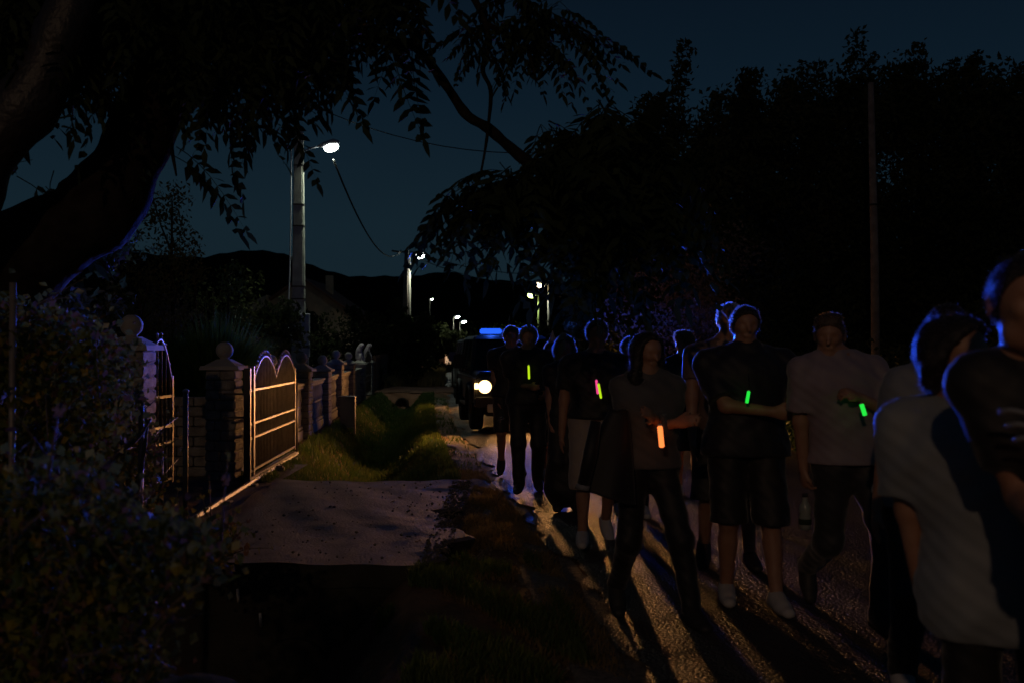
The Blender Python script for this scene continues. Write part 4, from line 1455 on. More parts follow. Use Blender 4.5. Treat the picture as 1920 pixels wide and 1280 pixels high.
# 1 far left man
P, I1 = person('man at the far left of the walkers with blue-rimmed head beside the headlight', 957, 11.9, 1.81, face=3, headp=(959, 632),
   footL=(-.10, .16, .05, .5), footR=(.12, -.10, 0, 0), top='black', bottom='black', bot_to=.50, h=.014, shoulder=.20, build=1.08, handL=(938, 790, -.1),
   shoe='shoe_dark', toploose=.018)
# metal rings on his hanging hand
t = thing('key_ring', 'bunch of shiny metal keys in the hand of the man beside the headlight', 'keys', px(940, 786, 11.75))
for k in range(4):
    bm = bmesh.new()
    c = Vector((random.uniform(-.05, .05), random.uniform(-.02, .02), random.uniform(-.03, .03)))
    n_ = Vector((random.uniform(-1, 1), -1, random.uniform(-1, 1))).normalized()
    a1 = n_.orthogonal().normalized(); a2 = n_.cross(a1)
    add_tube(bm, [c + (a1 * math.cos(x) + a2 * math.sin(x)) * .020 for x in np.linspace(0, 6.28, 13)], .0045, 6)
    bm_obj('ring', bm, M['chrome'], t, True)
# 2 man in the middle back
P, I2 = person('man in black shirt and trousers with a lime glow stick on his chest', 990, 10.5, 1.79, face=-2, headp=(991, 634),
   footL=(-.09, -.12, 0, 0), footR=(.10, .12, .03, .25), top='black', bottom='black', bot_to=0, h=.014, shoulder=.215, build=1.1, shoe='shoe_dark', toploose=.02,
   handL=(.02, -.20, 1.10), handR=(1026, 735, -.1), sleeve=.7)
stick_px('lime glow stick on the chest of the man in black beside the headlight', (991, 684), (992, 710), 10.20, 'lime', .011, (991, 668, 10.3))
# 3 small person with pointed hat
P, I3 = person('short person in a small pointed hat half hidden behind the round headed walker', 1036, 11.4, 1.60, face=0, headp=(1036, 660),
   footL=(-.1, .1, 0, 0), footR=(.1, -.08, 0, 0), top='brown', bottom='black', bot_to=.46, h=.016, hairstyle='bob', hair='hair_brown')
hat = lathe('party_hat', [(.062, 0), (.045, .045), (.022, .10), (.004, .15)], CL['khaki'], None, (0, 0, 0), 14)
hat.location = P.location + I3['hc'] + Vector((.0, 0, .095))
tag(hat, 'small pointed hat with purple glow on the short person at the back', 'hat')
# 4 woman with bob
P, I4 = person('woman with round blue-rimmed hair in dark top and long skirt', 1060, 9.3, 1.64, face=4, headp=(1059, 655),
   footL=(-.08, .0, .0, 0), footR=(.09, -.10, 0, 0), top='black', bottom='black', bot_to=.22, skirt=True, h=.014, hairstyle='bob', shoulder=.165, build=.92,
   handL=(1034, 800, -.06), handR=(1085, 800, 0), sleeve=.5, shoe='shoe_dark')
stick_px('pink glow stick held low on the left arm side of the big man in black', (1060, 729), (1061, 749), 8.6, 'pink', .010, (1061, 705, 8.7))
# 5 big man khaki shorts
P, I5 = person('big man in black tee and pale shorts with two crossed glow sticks', 1118, 7.7, 1.755, face=2, headp=(1119, 628), build=1.10, shoulder=.215,
   footL=(-.12, -.10, 0, 0), footR=(.10, .22, .05, .5), top='black', bottom='khaki', bot_to=.44, botloose=.03, h=.012, topz=.97, toploose=.02,
   handL=(1052, 828, 0), handR=(1178, 800, 0), sleeve=.7, shoe='shoe_white')
stick_px('pink glow stick hanging with a lime one on the big man in black tee', (1118, 711), (1121, 738), 7.42, 'pink', .009, (1118, 690, 7.46))
stick_px('lime glow stick crossing a pink one on the big man in black tee', (1122, 718), (1127, 746), 7.39, 'lime', .009, (1120, 692, 7.45))
# 6 half hidden
P, I6 = person('dark haired person half hidden between the big man and the long haired woman', 1182, 8.9, 1.65, headp=(1181, 655), h=.016, hairstyle='short',
   footL=(-.1, .1, 0, 0), footR=(.1, -.1, 0, 0), top='black', bottom='black', bot_to=0)
# 7 woman long hair
P, I7 = person('woman with long dark hair, grey sweater and an orange glow stick at her waist', 1215, 5.6, 1.65, face=8, headp=(1213, 662), headyaw=20, headtilt=8,
   footL=(-.13, .26, .05, .5), footR=(.20, -.22, 0, 0), top='slate', bottom='black', bot_to=0, botloose=.012, h=.010, hairstyle='long', shoulder=.165, build=.95,
   handL=(.10, -.22, 1.10), handR=(-.04, -.24, 1.13), sleeve=1.75, shoe='shoe_dark', topz=.90, toploose=.016)
stick_px('large orange glow stick at the waist of the long haired woman', (1237, 797), (1241, 838), 5.30, 'orange', .014, (1236, 776, 5.28))
# dark jacket hanging from her arm
def jacket():
    t = thing('jacket', 'dark jacket hanging open from the arm of the long haired woman', 'jacket', px(1150, 760, 5.45))
    V, Fq = [], []
    n1, n2 = 22, 26
    for i_ in range(n1):
        u = i_ / (n1 - 1)
        for j in range(n2):
            v = j / n2 * 2 * math.pi
            w = .05 + .11 * u ** .8; d = .035 + .04 * u
            cx_ = .03 - .085 * u
            fold = 1 + .13 * math.sin(v * 5 + u * 2) * u
            V.append((cx_ + w * math.cos(v) * fold, d * math.sin(v) * fold, -.02 - .47 * u - .05 * u * math.cos(v)))
    for i_ in range(n1 - 1):
        for j in range(n2):
            Fq.append((i_ * n2 + j, i_ * n2 + (j + 1) % n2, (i_ + 1) * n2 + (j + 1) % n2, (i_ + 1) * n2 + j))
    Fq.append(tuple(range(n2))); Fq.append(tuple((n1 - 1) * n2 + j for j in reversed(range(n2))))
    mesh_obj('cloth', V, Fq, CL['black'], t, smooth=True)
    bm = bmesh.new()
    add_tube(bm, [(-.10, -.05, -.08), (-.13, -.07, -.25), (-.17, -.08, -.42)], [.03, .04, .035], 10)
    bm_obj('sleeve', bm, CL['black'], t, True)
    tube('cuff', [(-.17, -.08, -.42), (-.175, -.08, -.445)], [.037, .037], CL['grey'], t, 10)
jacket()
# 8 boy looking sideways
P, I8 = person('young man in black with lit cheek looking towards the roadside', 1284, 9.9, 1.68, face=0, headp=(1283, 645), headyaw=-60, h=.014,
   footL=(-.06, .05, .0, 0), footR=(.10, -.1, 0, 0), top='black', bottom='black', bot_to=.48, shoulder=.16, build=.9, hair='hair_brown', hairstyle='tuft')
stick_px('thin lime glow stick on the young man looking sideways', (1281, 701), (1282, 722), 9.62, 'lime', .009, (1281, 688, 9.66))
# 9 grey haired behind
P, I9 = person('grey haired man in brown tee half hidden behind the broad man', 1358, 6.75, 1.83, face=-4, headp=(1368, 602), h=.012, hair='hair_grey', hairstyle='balding',
   footL=(-.12, .12, .04, .4), footR=(.16, -.02, 0, 0), top='brown', bottom='black', bot_to=.46, botloose=.03, shoulder=.20, shoe='shoe_dark', handL=(1298, 830, -.1))
# 10 broad man front
P, I10 = person('broad man in dark polo and long shorts with a green glow stick', 1398, 5.8, 1.79, face=0, headp=(1397, 613), h=.010, build=1.14, shoulder=.225,
   footL=(-.10, .06, 0, 0), footR=(.13, -.18, 0, 0), top='darkblue', bottom='black', bot_to=.48, botloose=.024, topz=.86, toploose=.022, sleeve=.85,
   handL=(.09, -.25, 1.13), handR=(.36, -.22, 1.12), elbR=(1, .5, -.5), elbL=(-1, .3, -.6), shoe='shoe_white', collar=True)
stick_px('short green glow stick on the broad man in dark polo', (1404, 732), (1400, 755), 5.50, 'green', .009, (1403, 700, 5.56))
# 11 bottle man
P, I11 = person('man in grey-mauve shirt and rolled trousers carrying a bottle', 1592, 5.35, 1.74, face=6, headp=(1556, 632), headyaw=-28, headtilt=6, lean=(-.08, -.02), h=.010,
   build=1.02, shoulder=.205, footL=(-.06, .42, .14, .95), footR=(.09, -.18, 0, 0), top='mauve', bottom='charcoal', bot_to=0, botloose=.016, topz=.88, toploose=.026, sleeve=.8,
   handL=(1507, 922, .02), handR=(1612, 745, -.20), elbR=(1, .3, -.4), shoe='shoe_dark', hairstyle='tuft', hair='hair_brown', fist=(True, True))
stick_px('green glow stick in the hand of the man carrying the bottle', (1615, 756), (1622, 778), 5.02, 'green', .011)
def bottle():
    c = px(1509, 992, 5.32)
    t = thing('plastic_bottle', 'small clear bottle hanging neck up from the walking mans hand', 'bottle', c)
    lathe('bottle_body', [(.018, 0), (.028, .004), (.031, .02), (.031, .07), (.027, .085), (.031, .10), (.030, .125), (.014, .155), (.013, .175)], M['bottle_plastic'], t, n=18)
    lathe('label_band', [(.0315, .0), (.0325, .002), (.0325, .028), (.0315, .03)], M['leaf_dark'], t, (0, 0, .03), 18)
    lathe('cap', [(.015, 0), (.015, .018), (.012, .02)], M['car_plastic'], t, (0, 0, .176), 14)
bottle()
# 12 person whose arm shows
P, I12 = person('person in grey tee with one arm hanging, hidden behind the pale shirted walker', 1738, 4.15, 1.70, face=-6, headp=(1775, 622), lean=(.06, 0), h=.010, build=1.0, shoulder=.165,
   footL=(-.08, .1, .03, .3), footR=(.1, -.1, 0, 0), top='grey', bottom='black', bot_to=.80 * 0 + 0, topz=.86, toploose=.02, sleeve=.75,
   handL=(1643, 965, 0), hairstyle='short', shoe='shoe_white')
# 13 pale tee
P, I13 = person('walker in a loose pale tee seen close, face turned towards the rightmost person', 1885, 2.85, 1.62, face=-18, headp=(1786, 668), headyaw=55, headtilt=8, h=.010, lean=(-.10, 0),
   build=1.08, shoulder=.215, footL=(-.1, .1, 0, 0), footR=(.12, -.1, 0, 0), top='pale', bottom='black', bot_to=0, topz=.73, toploose=.030, sleeve=.80,
   handL=(1735, 1165, .12), handR=(.10, -.28, .98), elbR=(1, .6, -.2), hairstyle='bob')
# 14 rightmost
P, I14 = person('tall person in dark striped shirt at the far right edge of the crowd', 2115, 2.35, 1.80, face=-10, headp=(1925, 572), h=.010, build=1.0, shoulder=.20,
   footL=(-.1, .1, 0, 0), footR=(.12, -.1, 0, 0), top='black', bottom='black', bot_to=0, toploose=.016, sleeve=.7, handL=(1955, 990, -.22), handR=(.2, -.2, 1.0), lean=(-.15, 0),
   elbL=(.5, .6, -1), hairstyle='short', fist=(True, False))
for k in range(3):
    o = tube('shirt_stripe', curve_pts([I14['loc'](1872 + k * 14, 772 + 26 * k, -.165), I14['loc'](1895 + k * 14, 768 + 26 * k, -.19), I14['loc'](1925 + k * 10, 774 + 26 * k, -.20)], 4), .006, CL['grey'], P, 6)
stick_px('orange glow stick lighting the fist of the rightmost person', (1936, 930), (1934, 985), 2.10, 'orange', .007)

# ================================================================ NEAR TREE (left, overhanging)
def frond_mesh(n_pairs, L, leaf_l, droop):
    """pinnate leaf: rachis with paired drooping leaflets, along +x"""
    V, Fq = [], []
    def P_(t): return Vector((L * t, 0, -droop * L * t * t))
    def quad(a, d, ln, w):
        d = d.normalized(); s = d.cross(Vector((0, 0, 1)));
        if s.length < .05: s = d.cross(Vector((0, 1, 0)))
        s.normalize(); s.rotate(Matrix.Rotation(random.uniform(-.9, .9), 3, d))
        i0 = len(V)
        V.extend([a, a + d * ln * .35 + s * w, a + d * ln * .72 + s * w * .7, a + d * ln + Vector((0, 0, -ln * .12)), a + d * ln * .72 - s * w * .7, a + d * ln * .35 - s * w])
        Fq.append((i0, i0 + 1, i0 + 2, i0 + 5 - 0)) if False else Fq.append(tuple(range(i0, i0 + 6)))
    for k in range(n_pairs):
        t = .22 + .76 * k / (n_pairs - 1)
        f = math.sin(math.pi * (.18 + .78 * t)) ** .5
        for s in (-1, 1):
            d = Vector((.45, s * 1.0, -.55 + random.uniform(-.3, .2)))
            quad(P_(t), d, leaf_l * f * random.uniform(.85, 1.1), leaf_l * .165)
    quad(P_(1), Vector((1, 0, -.6)), leaf_l * .9, leaf_l * .14)
    # rachis as a thin three sided stem
    m_ = 6
    for k in range(m_ + 1):
        p = P_(k / m_); r = .0035 * (1.2 - k / m_)
        V.extend([p + Vector((0, r, 0)), p + Vector((0, -r, 0)), p + Vector((0, 0, r))])
    b0 = len(V) - 3 * (m_ + 1)
    for k in range(m_):
        for j in range(3):
            a_ = b0 + 3 * k + j; c_ = b0 + 3 * k + (j + 1) % 3
            Fq.append((a_, c_, c_ + 3, a_ + 3))
    me = bpy.data.meshes.new('leaf_frond'); me.from_pydata([tuple(v) for v in V], [], Fq); me.materials.append(M['leaf_dark'])
    return me, V, Fq
random.seed(11)
FR = [frond_mesh(7 + k % 3, .42 + .05 * (k % 3), .125 + .012 * (k % 2), .5 + .15 * (k % 4)) for k in range(6)]
tree = thing('overhanging_tree', 'big dark leaning tree with drooping feathery leaves framing the left and top', 'tree', (-3.6, 5.6, 0))
TO = Vector((-3.6, 5.6, 0))
def limb(name, keys, r0, r1, parent=tree, n=10):
    pts = curve_pts([px(*k_) for k_ in keys], 9)
    rr = [r0 + (r1 - r0) * i_ / (len(pts) - 1) for i_ in range(len(pts))]
    rr = [r * (1 + .07 * math.sin(i_ * .55) + .03 * math.sin(i_ * 1.3)) for i_, r in enumerate(rr)]
    sm = name == 'smooth_limb'
    return tube('limb' if sm else name, [p - TO for p in pts], rr, M['bark_smooth'] if sm else M['bark'], parent, n)
limb('trunk', [(-420, 1350, 5.6), (-330, 1000, 5.6), (-160, 640, 5.7), (60, 470, 5.8), (180, 395, 5.9), (255, 270, 6.0), (300, 130, 6.1), (330, -40, 6.2), (340, -200, 6.3)], .36, .11, n=16)
limb('smooth_limb', [(-330, 900, 5.5), (-140, 520, 5.3), (-40, 300, 5.2), (60, 180, 5.2), (115, 60, 5.2), (160, -60, 5.2), (200, -200, 5.2)], .22, .085, n=14)
limb('limb', [(250, 280, 6.0), (360, 180, 6.1), (480, 100, 6.2), (620, 60, 6.3), (780, 85, 6.3)], .09, .035)
limb('branch', [(770, 80, 6.3), (800, 110, 6.3), (840, 165, 6.3), (875, 215, 6.3), (915, 240, 6.3), (955, 275, 6.3), (1000, 310, 6.3), (1060, 330, 6.3), (1140, 310, 6.3)], .026, .040)
limb('branch', [(880, -20, 6.2), (905, 30, 6.2), (918, 80, 6.2), (905, 130, 6.2), (920, 170, 6.2), (915, 240, 6.2), (908, 290, 6.2), (898, 342, 6.2)], .022, .006)
limb('branch', [(915, 45, 6.2), (970, 70, 6.2), (1040, 60, 6.3), (1100, 75, 6.3), (1128, 105, 6.3)], .016, .006)
limb('branch', [(985, 70, 6.2), (1000, 130, 6.2), (1008, 148, 6.2), (1040, 118, 6.2), (1065, 120, 6.2), (1085, 155, 6.2)], .012, .010)
limb('branch', [(120, 60, 5.3), (220, 20, 5.6), (330, -30, 5.9)], .035, .03)
limb('branch', [(480, 100, 6.2), (540, 180, 6.2), (560, 240, 6.2)], .03, .008)
limb('branch', [(330, 200, 6.1), (320, 260, 6.0), (330, 330, 6.0)], .025, .006)
limb('branch', [(1000, 320, 6.3), (960, 350, 6.2), (900, 370, 6.2), (862, 378, 6.2)], .02, .005)
limb('branch', [(1040, 330, 6.3), (1090, 290, 6.3), (1120, 240, 6.3), (1150, 180, 6.3)], .02, .006)
def inpoly(x, y, poly):
    c = False
    for (x0, y0), (x1, y1) in zip(poly, poly[1:] + poly[:1]):
        if (y0 > y) != (y1 > y) and x < (x1 - x0) * (y - y0) / (y1 - y0) + x0: c = not c
    return c
def sample_poly(poly, n, Y0, Y1, holes=()):
    xs_ = [p[0] for p in poly]; ys_ = [p[1] for p in poly]
    out = []
    while len(out) < n:
        x, y = random.uniform(min(xs_), max(xs_)), random.uniform(min(ys_), max(ys_))
        if inpoly(x, y, poly) and not any((x - hx_) ** 2 / a_ ** 2 + (y - hy_) ** 2 / b_ ** 2 < 1 for hx_, hy_, a_, b_ in holes):
            out.append(px(x, y, random.uniform(Y0, Y1)))
    return out
canopyA = [(-60, -120), (740, -120), (770, -30), (720, 0), (680, 10), (630, 50), (600, 90), (560, 100), (520, 110), (470, 125), (400, 110), (330, 110), (280, 70), (200, 60), (160, 120), (100, 60), (-60, 120)]
holesA = [(235, 50, 42, 30), (70, 80, 34, 40), (105, 10, 30, 20), (300, 12, 40, 16)]
canopyB = [(900, -60), (1040, -60), (1060, 10), (1100, 30), (1105, 55), (1040, 85), (980, 80), (930, 70), (880, 62)]
canopyC = [(1000, 300), (1010, 240), (1060, 250), (1110, 210), (1150, 215), (1215, 190), (1240, 240), (1250, 280), (1230, 330), (1150, 360), (1020, 350), (940, 345), (970, 325)]
canopyD = [(980, 380), (1150, 380), (1170, 420), (1090, 440), (1000, 420)]
fr_all = []
fr_all += [(p, 'A') for p in sample_poly(canopyA, 620, 5.3, 7.0, holesA)]
for cx_, cy_, n_ in ((880, 374, 9), (930, 380, 11), (985, 392, 13), (1030, 262, 10), (1080, 290, 15), (1130, 225, 9), (1160, 262, 14), (1205, 262, 12), (1235, 315, 14), (1050, 345, 16),
                     (1110, 360, 16), (1180, 360, 16), (1000, 335, 14), (1085, 400, 14), (1160, 420, 14), (1225, 395, 12), (950, 345, 10), (1120, 310, 16), (1060, 400, 12)):
    yd = random.uniform(5.9, 6.7)
    fr_all += [(px(cx_ + random.gauss(0, 10), cy_ - 28 + random.gauss(0, 8), yd + random.gauss(0, .12)), 'C') for _ in range(n_)]
for cx_, cy_, n_ in ((925, 42, 9), (985, 22, 10), (1040, 40, 10), (1000, 66, 9), (1085, 62, 7), (960, -10, 10), (1045, 5, 9), (905, 75, 4)):
    fr_all += [(px(cx_ + random.gauss(0, 8), cy_ + random.gauss(0, 6), 6.2 + random.gauss(0, .1)), 'B') for _ in range(n_)]
fr_all += [(px(x, y, 6.0 + .1 * random.random()), 'E') for x, y in ((320, 290), (330, 275), (300, 250), (450, 190), (470, 200), (540, 190), (560, 210), (575, 215), (520, 205), (610, 150), (640, 140), (655, 150),
            (760, 50), (775, 62), (735, 90), (700, 100), (660, 120), (100, 320), (60, 300), (85, 350), (30, 330))]
fr_all += [(px(x, y, 5.9), 'F') for x, y in ((870, 372), (890, 372), (915, 380), (940, 400), (960, 410), (985, 420), (1010, 430))]
V_all, F_all = [], []
random.seed(5)
random.shuffle(fr_all)
nobj = 0
for p, kind in fr_all:
    qx, qy = 960 + p.x / p.y * FPX, 650 - (p.z - CAMZ) / p.y * FPX
    if (940 < qx < 1080 and qy > 352) or (585 < qx < 700 and 100 < qy < 320) or (530 < qx < 700 and 95 < qy < 320): continue
    me, V, Fq = FR[random.randrange(len(FR))]
    az = random.uniform(0, 2 * math.pi)
    pit = random.uniform(.1, 1.0)
    if kind == 'B': az = random.choice((0, math.pi)) + random.uniform(-.7, .7); pit = random.uniform(-.1, .8)
    if kind == 'C': pit = random.uniform(-.15, .9)
    if kind == 'F': az = math.pi + random.uniform(-.5, .5); pit = random.uniform(.1, .5)
    s = random.uniform(.7, 1.05) * (1.05 if kind == 'A' else .8 if kind == 'B' else 1.25)
    mt = Matrix.Translation(p - TO) @ Matrix.Rotation(az, 4, 'Z') @ Matrix.Rotation(pit, 4, 'Y') @ Matrix.Rotation(random.uniform(-.6, .6), 4, 'X') @ Matrix.Scale(s, 4)
    if nobj < 280 or kind in 'EF':
        o = bpy.data.objects.new('leaf_frond', me); link(o, tree); o.matrix_local = mt; nobj += 1
    else:
        b0 = len(V_all)
        V_all += [tuple(mt @ v) for v in V]
        F_all += [tuple(i_ + b0 for i_ in f) for f in Fq]
o = mesh_obj('foliage', V_all, F_all, M['leaf_dark'], tree); tag(o, kind='stuff')
# a banana-like pointed leaf at the bough's top
bm = bmesh.new()
a_, b_, c_, d_ = [px(*p) - TO for p in ((1190, 232, 6.2), (1255, 160, 6.2), (1240, 235, 6.25), (1205, 262, 6.3))]
bm.faces.new([bm.verts.new(v) for v in (a_, b_, c_, d_)])
bmesh.ops.solidify(bm, geom=list(bm.faces), thickness=.004)
bm_obj('large_leaf', bm, M['leaf_dark'], tree)

# ================================================================ BACKGROUND TREES, HEDGES, BUSHES
random.seed(21)
T = make_tree
T('columnar_tree', 'slim sparse tree lit by the street lamp behind the sliding gate', (px(428, 650, 20).x, 20, 0), CAMZ + 185 / FPX * 20, .75, 1500, .085, .05, m='leaf_green', bottom=.15, nclump=20)
T('slender_tree', 'tall thin open tree standing against the sky over the yard', (px(322, 650, 13.5).x, 13.5, 0), CAMZ + 340 / FPX * 13.5, .9, 1700, .06, .05, m='leaf_tree', bottom=.4, nclump=26, cat='tree')
T('slender_tree', 'thin wispy sapling crossing the hill line beside the tall open tree', (px(262, 650, 13).x, 13, 0), CAMZ + 235 / FPX * 13, .9, 1500, .06, .05, m='leaf_tree', bottom=.3, nclump=20)
T('slender_tree', 'short wispy sapling between the open tree and the lit slim tree', (px(365, 650, 14).x, 14, 0), CAMZ + 205 / FPX * 14, .5, 700, .06, .04, m='leaf_tree', bottom=.3, nclump=14)
# feathery green bush behind the first pillar
def feather_bush(name, label, x, y, r, hgt, n):
    t = thing(name, label, 'bush', (x, y, 0))
    V, Fq = [], []
    for k in range(n):
        a = random.uniform(0, 2 * math.pi); q_ = math.sqrt(random.random())
        bx_, by_ = q_ * r * .5 * math.cos(a), q_ * r * .5 * math.sin(a)
        L = hgt * random.uniform(.55, 1.0) * (1 - .3 * q_)
        out = q_ * r * random.uniform(.6, 1.2)
        p0 = Vector((bx_, by_, hgt * random.uniform(0, .35))); p1 = p0 + Vector((math.cos(a) * out * .5, math.sin(a) * out * .5, L * .6)); p2 = p0 + Vector((math.cos(a) * out, math.sin(a) * out, L * random.uniform(.62, .9)))
        w = random.uniform(.006, .011)
        sx = Vector((-math.sin(a), math.cos(a), 0)) * w
        if random.random() < .5: sx = Vector((w, 0, 0))
        b0 = len(V)
        V += [p0 + sx, p0 - sx, p1 - sx * .8, p1 + sx * .8, p2]
        Fq += [(b0, b0 + 1, b0 + 2, b0 + 3), (b0 + 3, b0 + 2, b0 + 4)]
    o = mesh_obj('foliage', V, Fq, M['leaf_feather'], t); tag(o, kind='stuff')
    bm = bmesh.new()
    for k in range(7):
        a = k * .9
        add_tube(bm, [(0, 0, 0), (.2 * r * math.cos(a), .2 * r * math.sin(a), hgt * .5)], [.02, .008], 5)
    bm_obj('stem', bm, M['bark'], t)
    return t
feather_bush('feathery_bush', 'feathery bright green bush rising behind the tall block pillar', px(405, 650, 13.2).x, 13.2, .62, 1.95, 9000)
def bush(label, x, y, w, h_, n, m='leaf_tree', leaf=.07, name='bush', squash=1.0):
    return T(name, label, (x, y, 0), h_, w, n, leaf, .04, m=m, bottom=.02, nclump=26, cat='bush', squash=squash)
bush('low leafy shrub with pale leaf tips beside the feathery bush', px(455, 650, 15).x, 15, 1.1, 1.75, 2600, 'leaf_green', .06)
HB = [  # x px, Y, top px, width px, label
    (110, 11, 520, 260, 'dark dense shrub behind the creepers at the left'),
    (30, 9, 470, 240, 'tall black shrub under the leaning trunk'),
    (200, 14, 500, 240, 'dark shrub in the yard under the thin saplings'),
    (290, 17, 545, 200, 'dark shrub behind the narrow arched gate'),
    (500, 24, 560, 170, 'dark hedge bush left of the concrete lamp pole'),
    (590, 34, 585, 160, 'dark hedge bush right of the concrete lamp pole'),
    (665, 38, 590, 130, 'dark bushy tree in front of the pale gabled house'),
    (715, 44, 560, 120, 'dark bushy tree left of the second street lamp'),
    (748, 60, 585, 50, 'narrow dark tree hugging the second street lamp'),
    (775, 52, 590, 110, 'dark bushy tree below the second street lamp'),
    (820, 62, 610, 100, 'dark tree mass left of the escort vehicle roof'),
    (880, 88, 622, 110, 'far dark tree behind the light bar of the vehicle'),
    (960, 100, 615, 160, 'far dark tree under the greenish street lamp'),
    (1060, 80, 600, 160, 'far dark tree right of the two warm street lamps'),
    (535, 48, 578, 150, 'dark tree covering the left half of the pale house'),
    (400, 30, 505, 200, 'dark tree beneath the left end of the hill'),
]
for k, (xp, Yb, tp, wp_, lb) in enumerate(HB):
    T('dark_tree' if Yb > 16 else 'dark_shrub', lb, (px(xp, 650, Yb).x, Yb, -.1), max(1.2, CAMZ + (650 - tp) / FPX * Yb), wp_ / FPX * Yb, 3600 if Yb < 20 else 3000,
      (.09 if Yb < 20 else .16 if Yb < 40 else .3), .08, m='leaf_tree', bottom=.02, nclump=40, cat='tree' if Yb > 16 else 'shrub')
# right-hand tree belt with plume shoots
RT = [(1130, 17, 330, 190, 2), (1235, 16, 270, 230, 3), (1330, 17, 165, 260, 8), (1440, 19, 170, 230, 7), (1520, 18, 175, 210, 7), (1620, 19, 110, 250, 11),
      (1730, 20, 110, 260, 11), (1840, 18, 125, 260, 9), (1930, 17, 170, 260, 7), (2060, 17, 190, 300, 6)]
RL = ['dark tree at the left end of the right-hand belt, half under the hanging bough', 'dark tree with pale lower twigs above the young mans head',
      'dark plumed tree above the grey haired man', 'dark plumed tree above the broad man', 'dark plumed tree with two tall twin shoots, left of the bare pole',
      'tallest dark plumed tree, standing behind the bare pole', 'dark plumed tree just right of the bare pole', 'dark plumed tree above the pale shirted walker',
      'dark lower tree at the right edge above the tall person', 'dark tree partly beyond the right edge of the belt']
for (xp, Yb, tp, wp_, ns), lb in zip(RT, RL):
    Yb += 1.5
    T('plumed_tree', lb, (px(xp, 650, Yb).x, Yb, 0), CAMZ + (650 - tp) / FPX * Yb, wp_ / FPX * Yb * 1.25, 17000, .120, .12, shoots=ns, shoot_len=1.5, bottom=.03, nclump=90, group=None, squash=.7)
for xp, Yb, hh, ww, lb in ((1330, 23, 4.6, 6.0, 'dense black thicket filling the gap behind the left plumed trees'), (1560, 24, 5.0, 6.5, 'dense black thicket behind the bare pole'),
                           (1790, 23, 5.0, 6.5, 'dense black thicket behind the right plumed trees'), (2010, 22, 5.0, 5.0, 'dense black thicket past the right edge of the belt')):
    T('thicket', lb, (px(xp, 650, Yb).x, Yb, -.1), hh, ww, 12000, .20, .06, bottom=.0, nclump=80, cat='thicket', squash=.5)
# straggly pale bush under them, lit by the beacon
T('straggly_bush', 'straggly pale twigged bush catching blue light behind the young man', (px(1262, 650, 14.5).x, 14.5, 0), 3.1, 2.3, 8000, .065, .05, m='leaf_straggly', bottom=.1, nclump=44, cat='bush')
bush('leafy roadside bush glimpsed between the broad man and the bottle carrier', px(1492, 650, 15.2).x + .1, 15.2, 1.0, 1.05, 2600, 'leaf_green', .07)
bush('low dark roadside hedge behind the man carrying the bottle', px(1600, 650, 15.8).x, 15.8, 2.6, 1.5, 4500, 'leaf_tree', .08)
bush('dark roadside hedge behind the rightmost walkers', px(1800, 650, 14).x, 14, 3.2, 1.9, 4500, 'leaf_tree', .08)
t = thing('marker_post', 'thin pale reflective roadside post glinting beside the bottle carriers shoulder', 'marker post', (px(1500, 700, 14.6).x, 14.6, .1))
tube('post', [(0, 0, -.1), (0, 0, 1.0)], .014, M['dark_metal'], t, 8)
tube('reflector', [(0, -.016, .98), (0, -.016, 1.12)], .012, M['plate'], t, 8)

# ================================================================ LEFT FOREGROUND: wire fence smothered in creepers
random.seed(33)
lf = []
def lobed(n_l, seed):
    rr = random.Random(seed)
    V = [(0, 0, 0)]
    for k in range(11):
        a = math.pi * (-.88 + 1.76 * k / 10)
        r = (.60 + .40 * abs(math.cos(a * 1.25))) * (1.0 if k % 2 == 0 else .62) * rr.uniform(.88, 1.1)
        V.append((r * math.cos(a), r * math.sin(a), .12 * r * r * math.cos(3 * a) + rr.uniform(-.04, .04)))
    Fq = [(0, k, k + 1) for k in range(1, 11)]
    return V, Fq
LM = []
for k in range(6):
    V, Fq = lobed(5, k)
    for mname in ('leaf_vine', 'leaf_yellow', 'leaf_dry'):
        me = bpy.data.meshes.new('leaf'); me.from_pydata(V, [], Fq); me.materials.append(M[mname]); LM.append(me)
fence2 = thing('wire_fence', 'rusty wire fence with thin posts buried in creepers at the left', 'fence', (0, 0, 0))
for (xa, yt, Yp) in ((20, 530, 4.6), (262, 760, 5.9), (300, 845, 7.2)):
    p = px(xa, yt, Yp)
    tube('fence_post', [(p.x, Yp, -.2), (p.x + .01, Yp, p.z)], .016, M['gate_metal'], fence2, 8)
for z in (.25, .60, .95):
    tube('fence_wire', curve_pts([(px(-200, 0, 3.8).x, 3.8, z), (px(20, 0, 4.6).x, 4.6, z - .03), (px(262, 0, 5.9).x, 5.9, z), (px(300, 0, 7.2).x, 7.2, z - .02), (px(335, 0, 8.3).x, 8.3, z)], 6), .003, M['dark_metal'], fence2, 4)
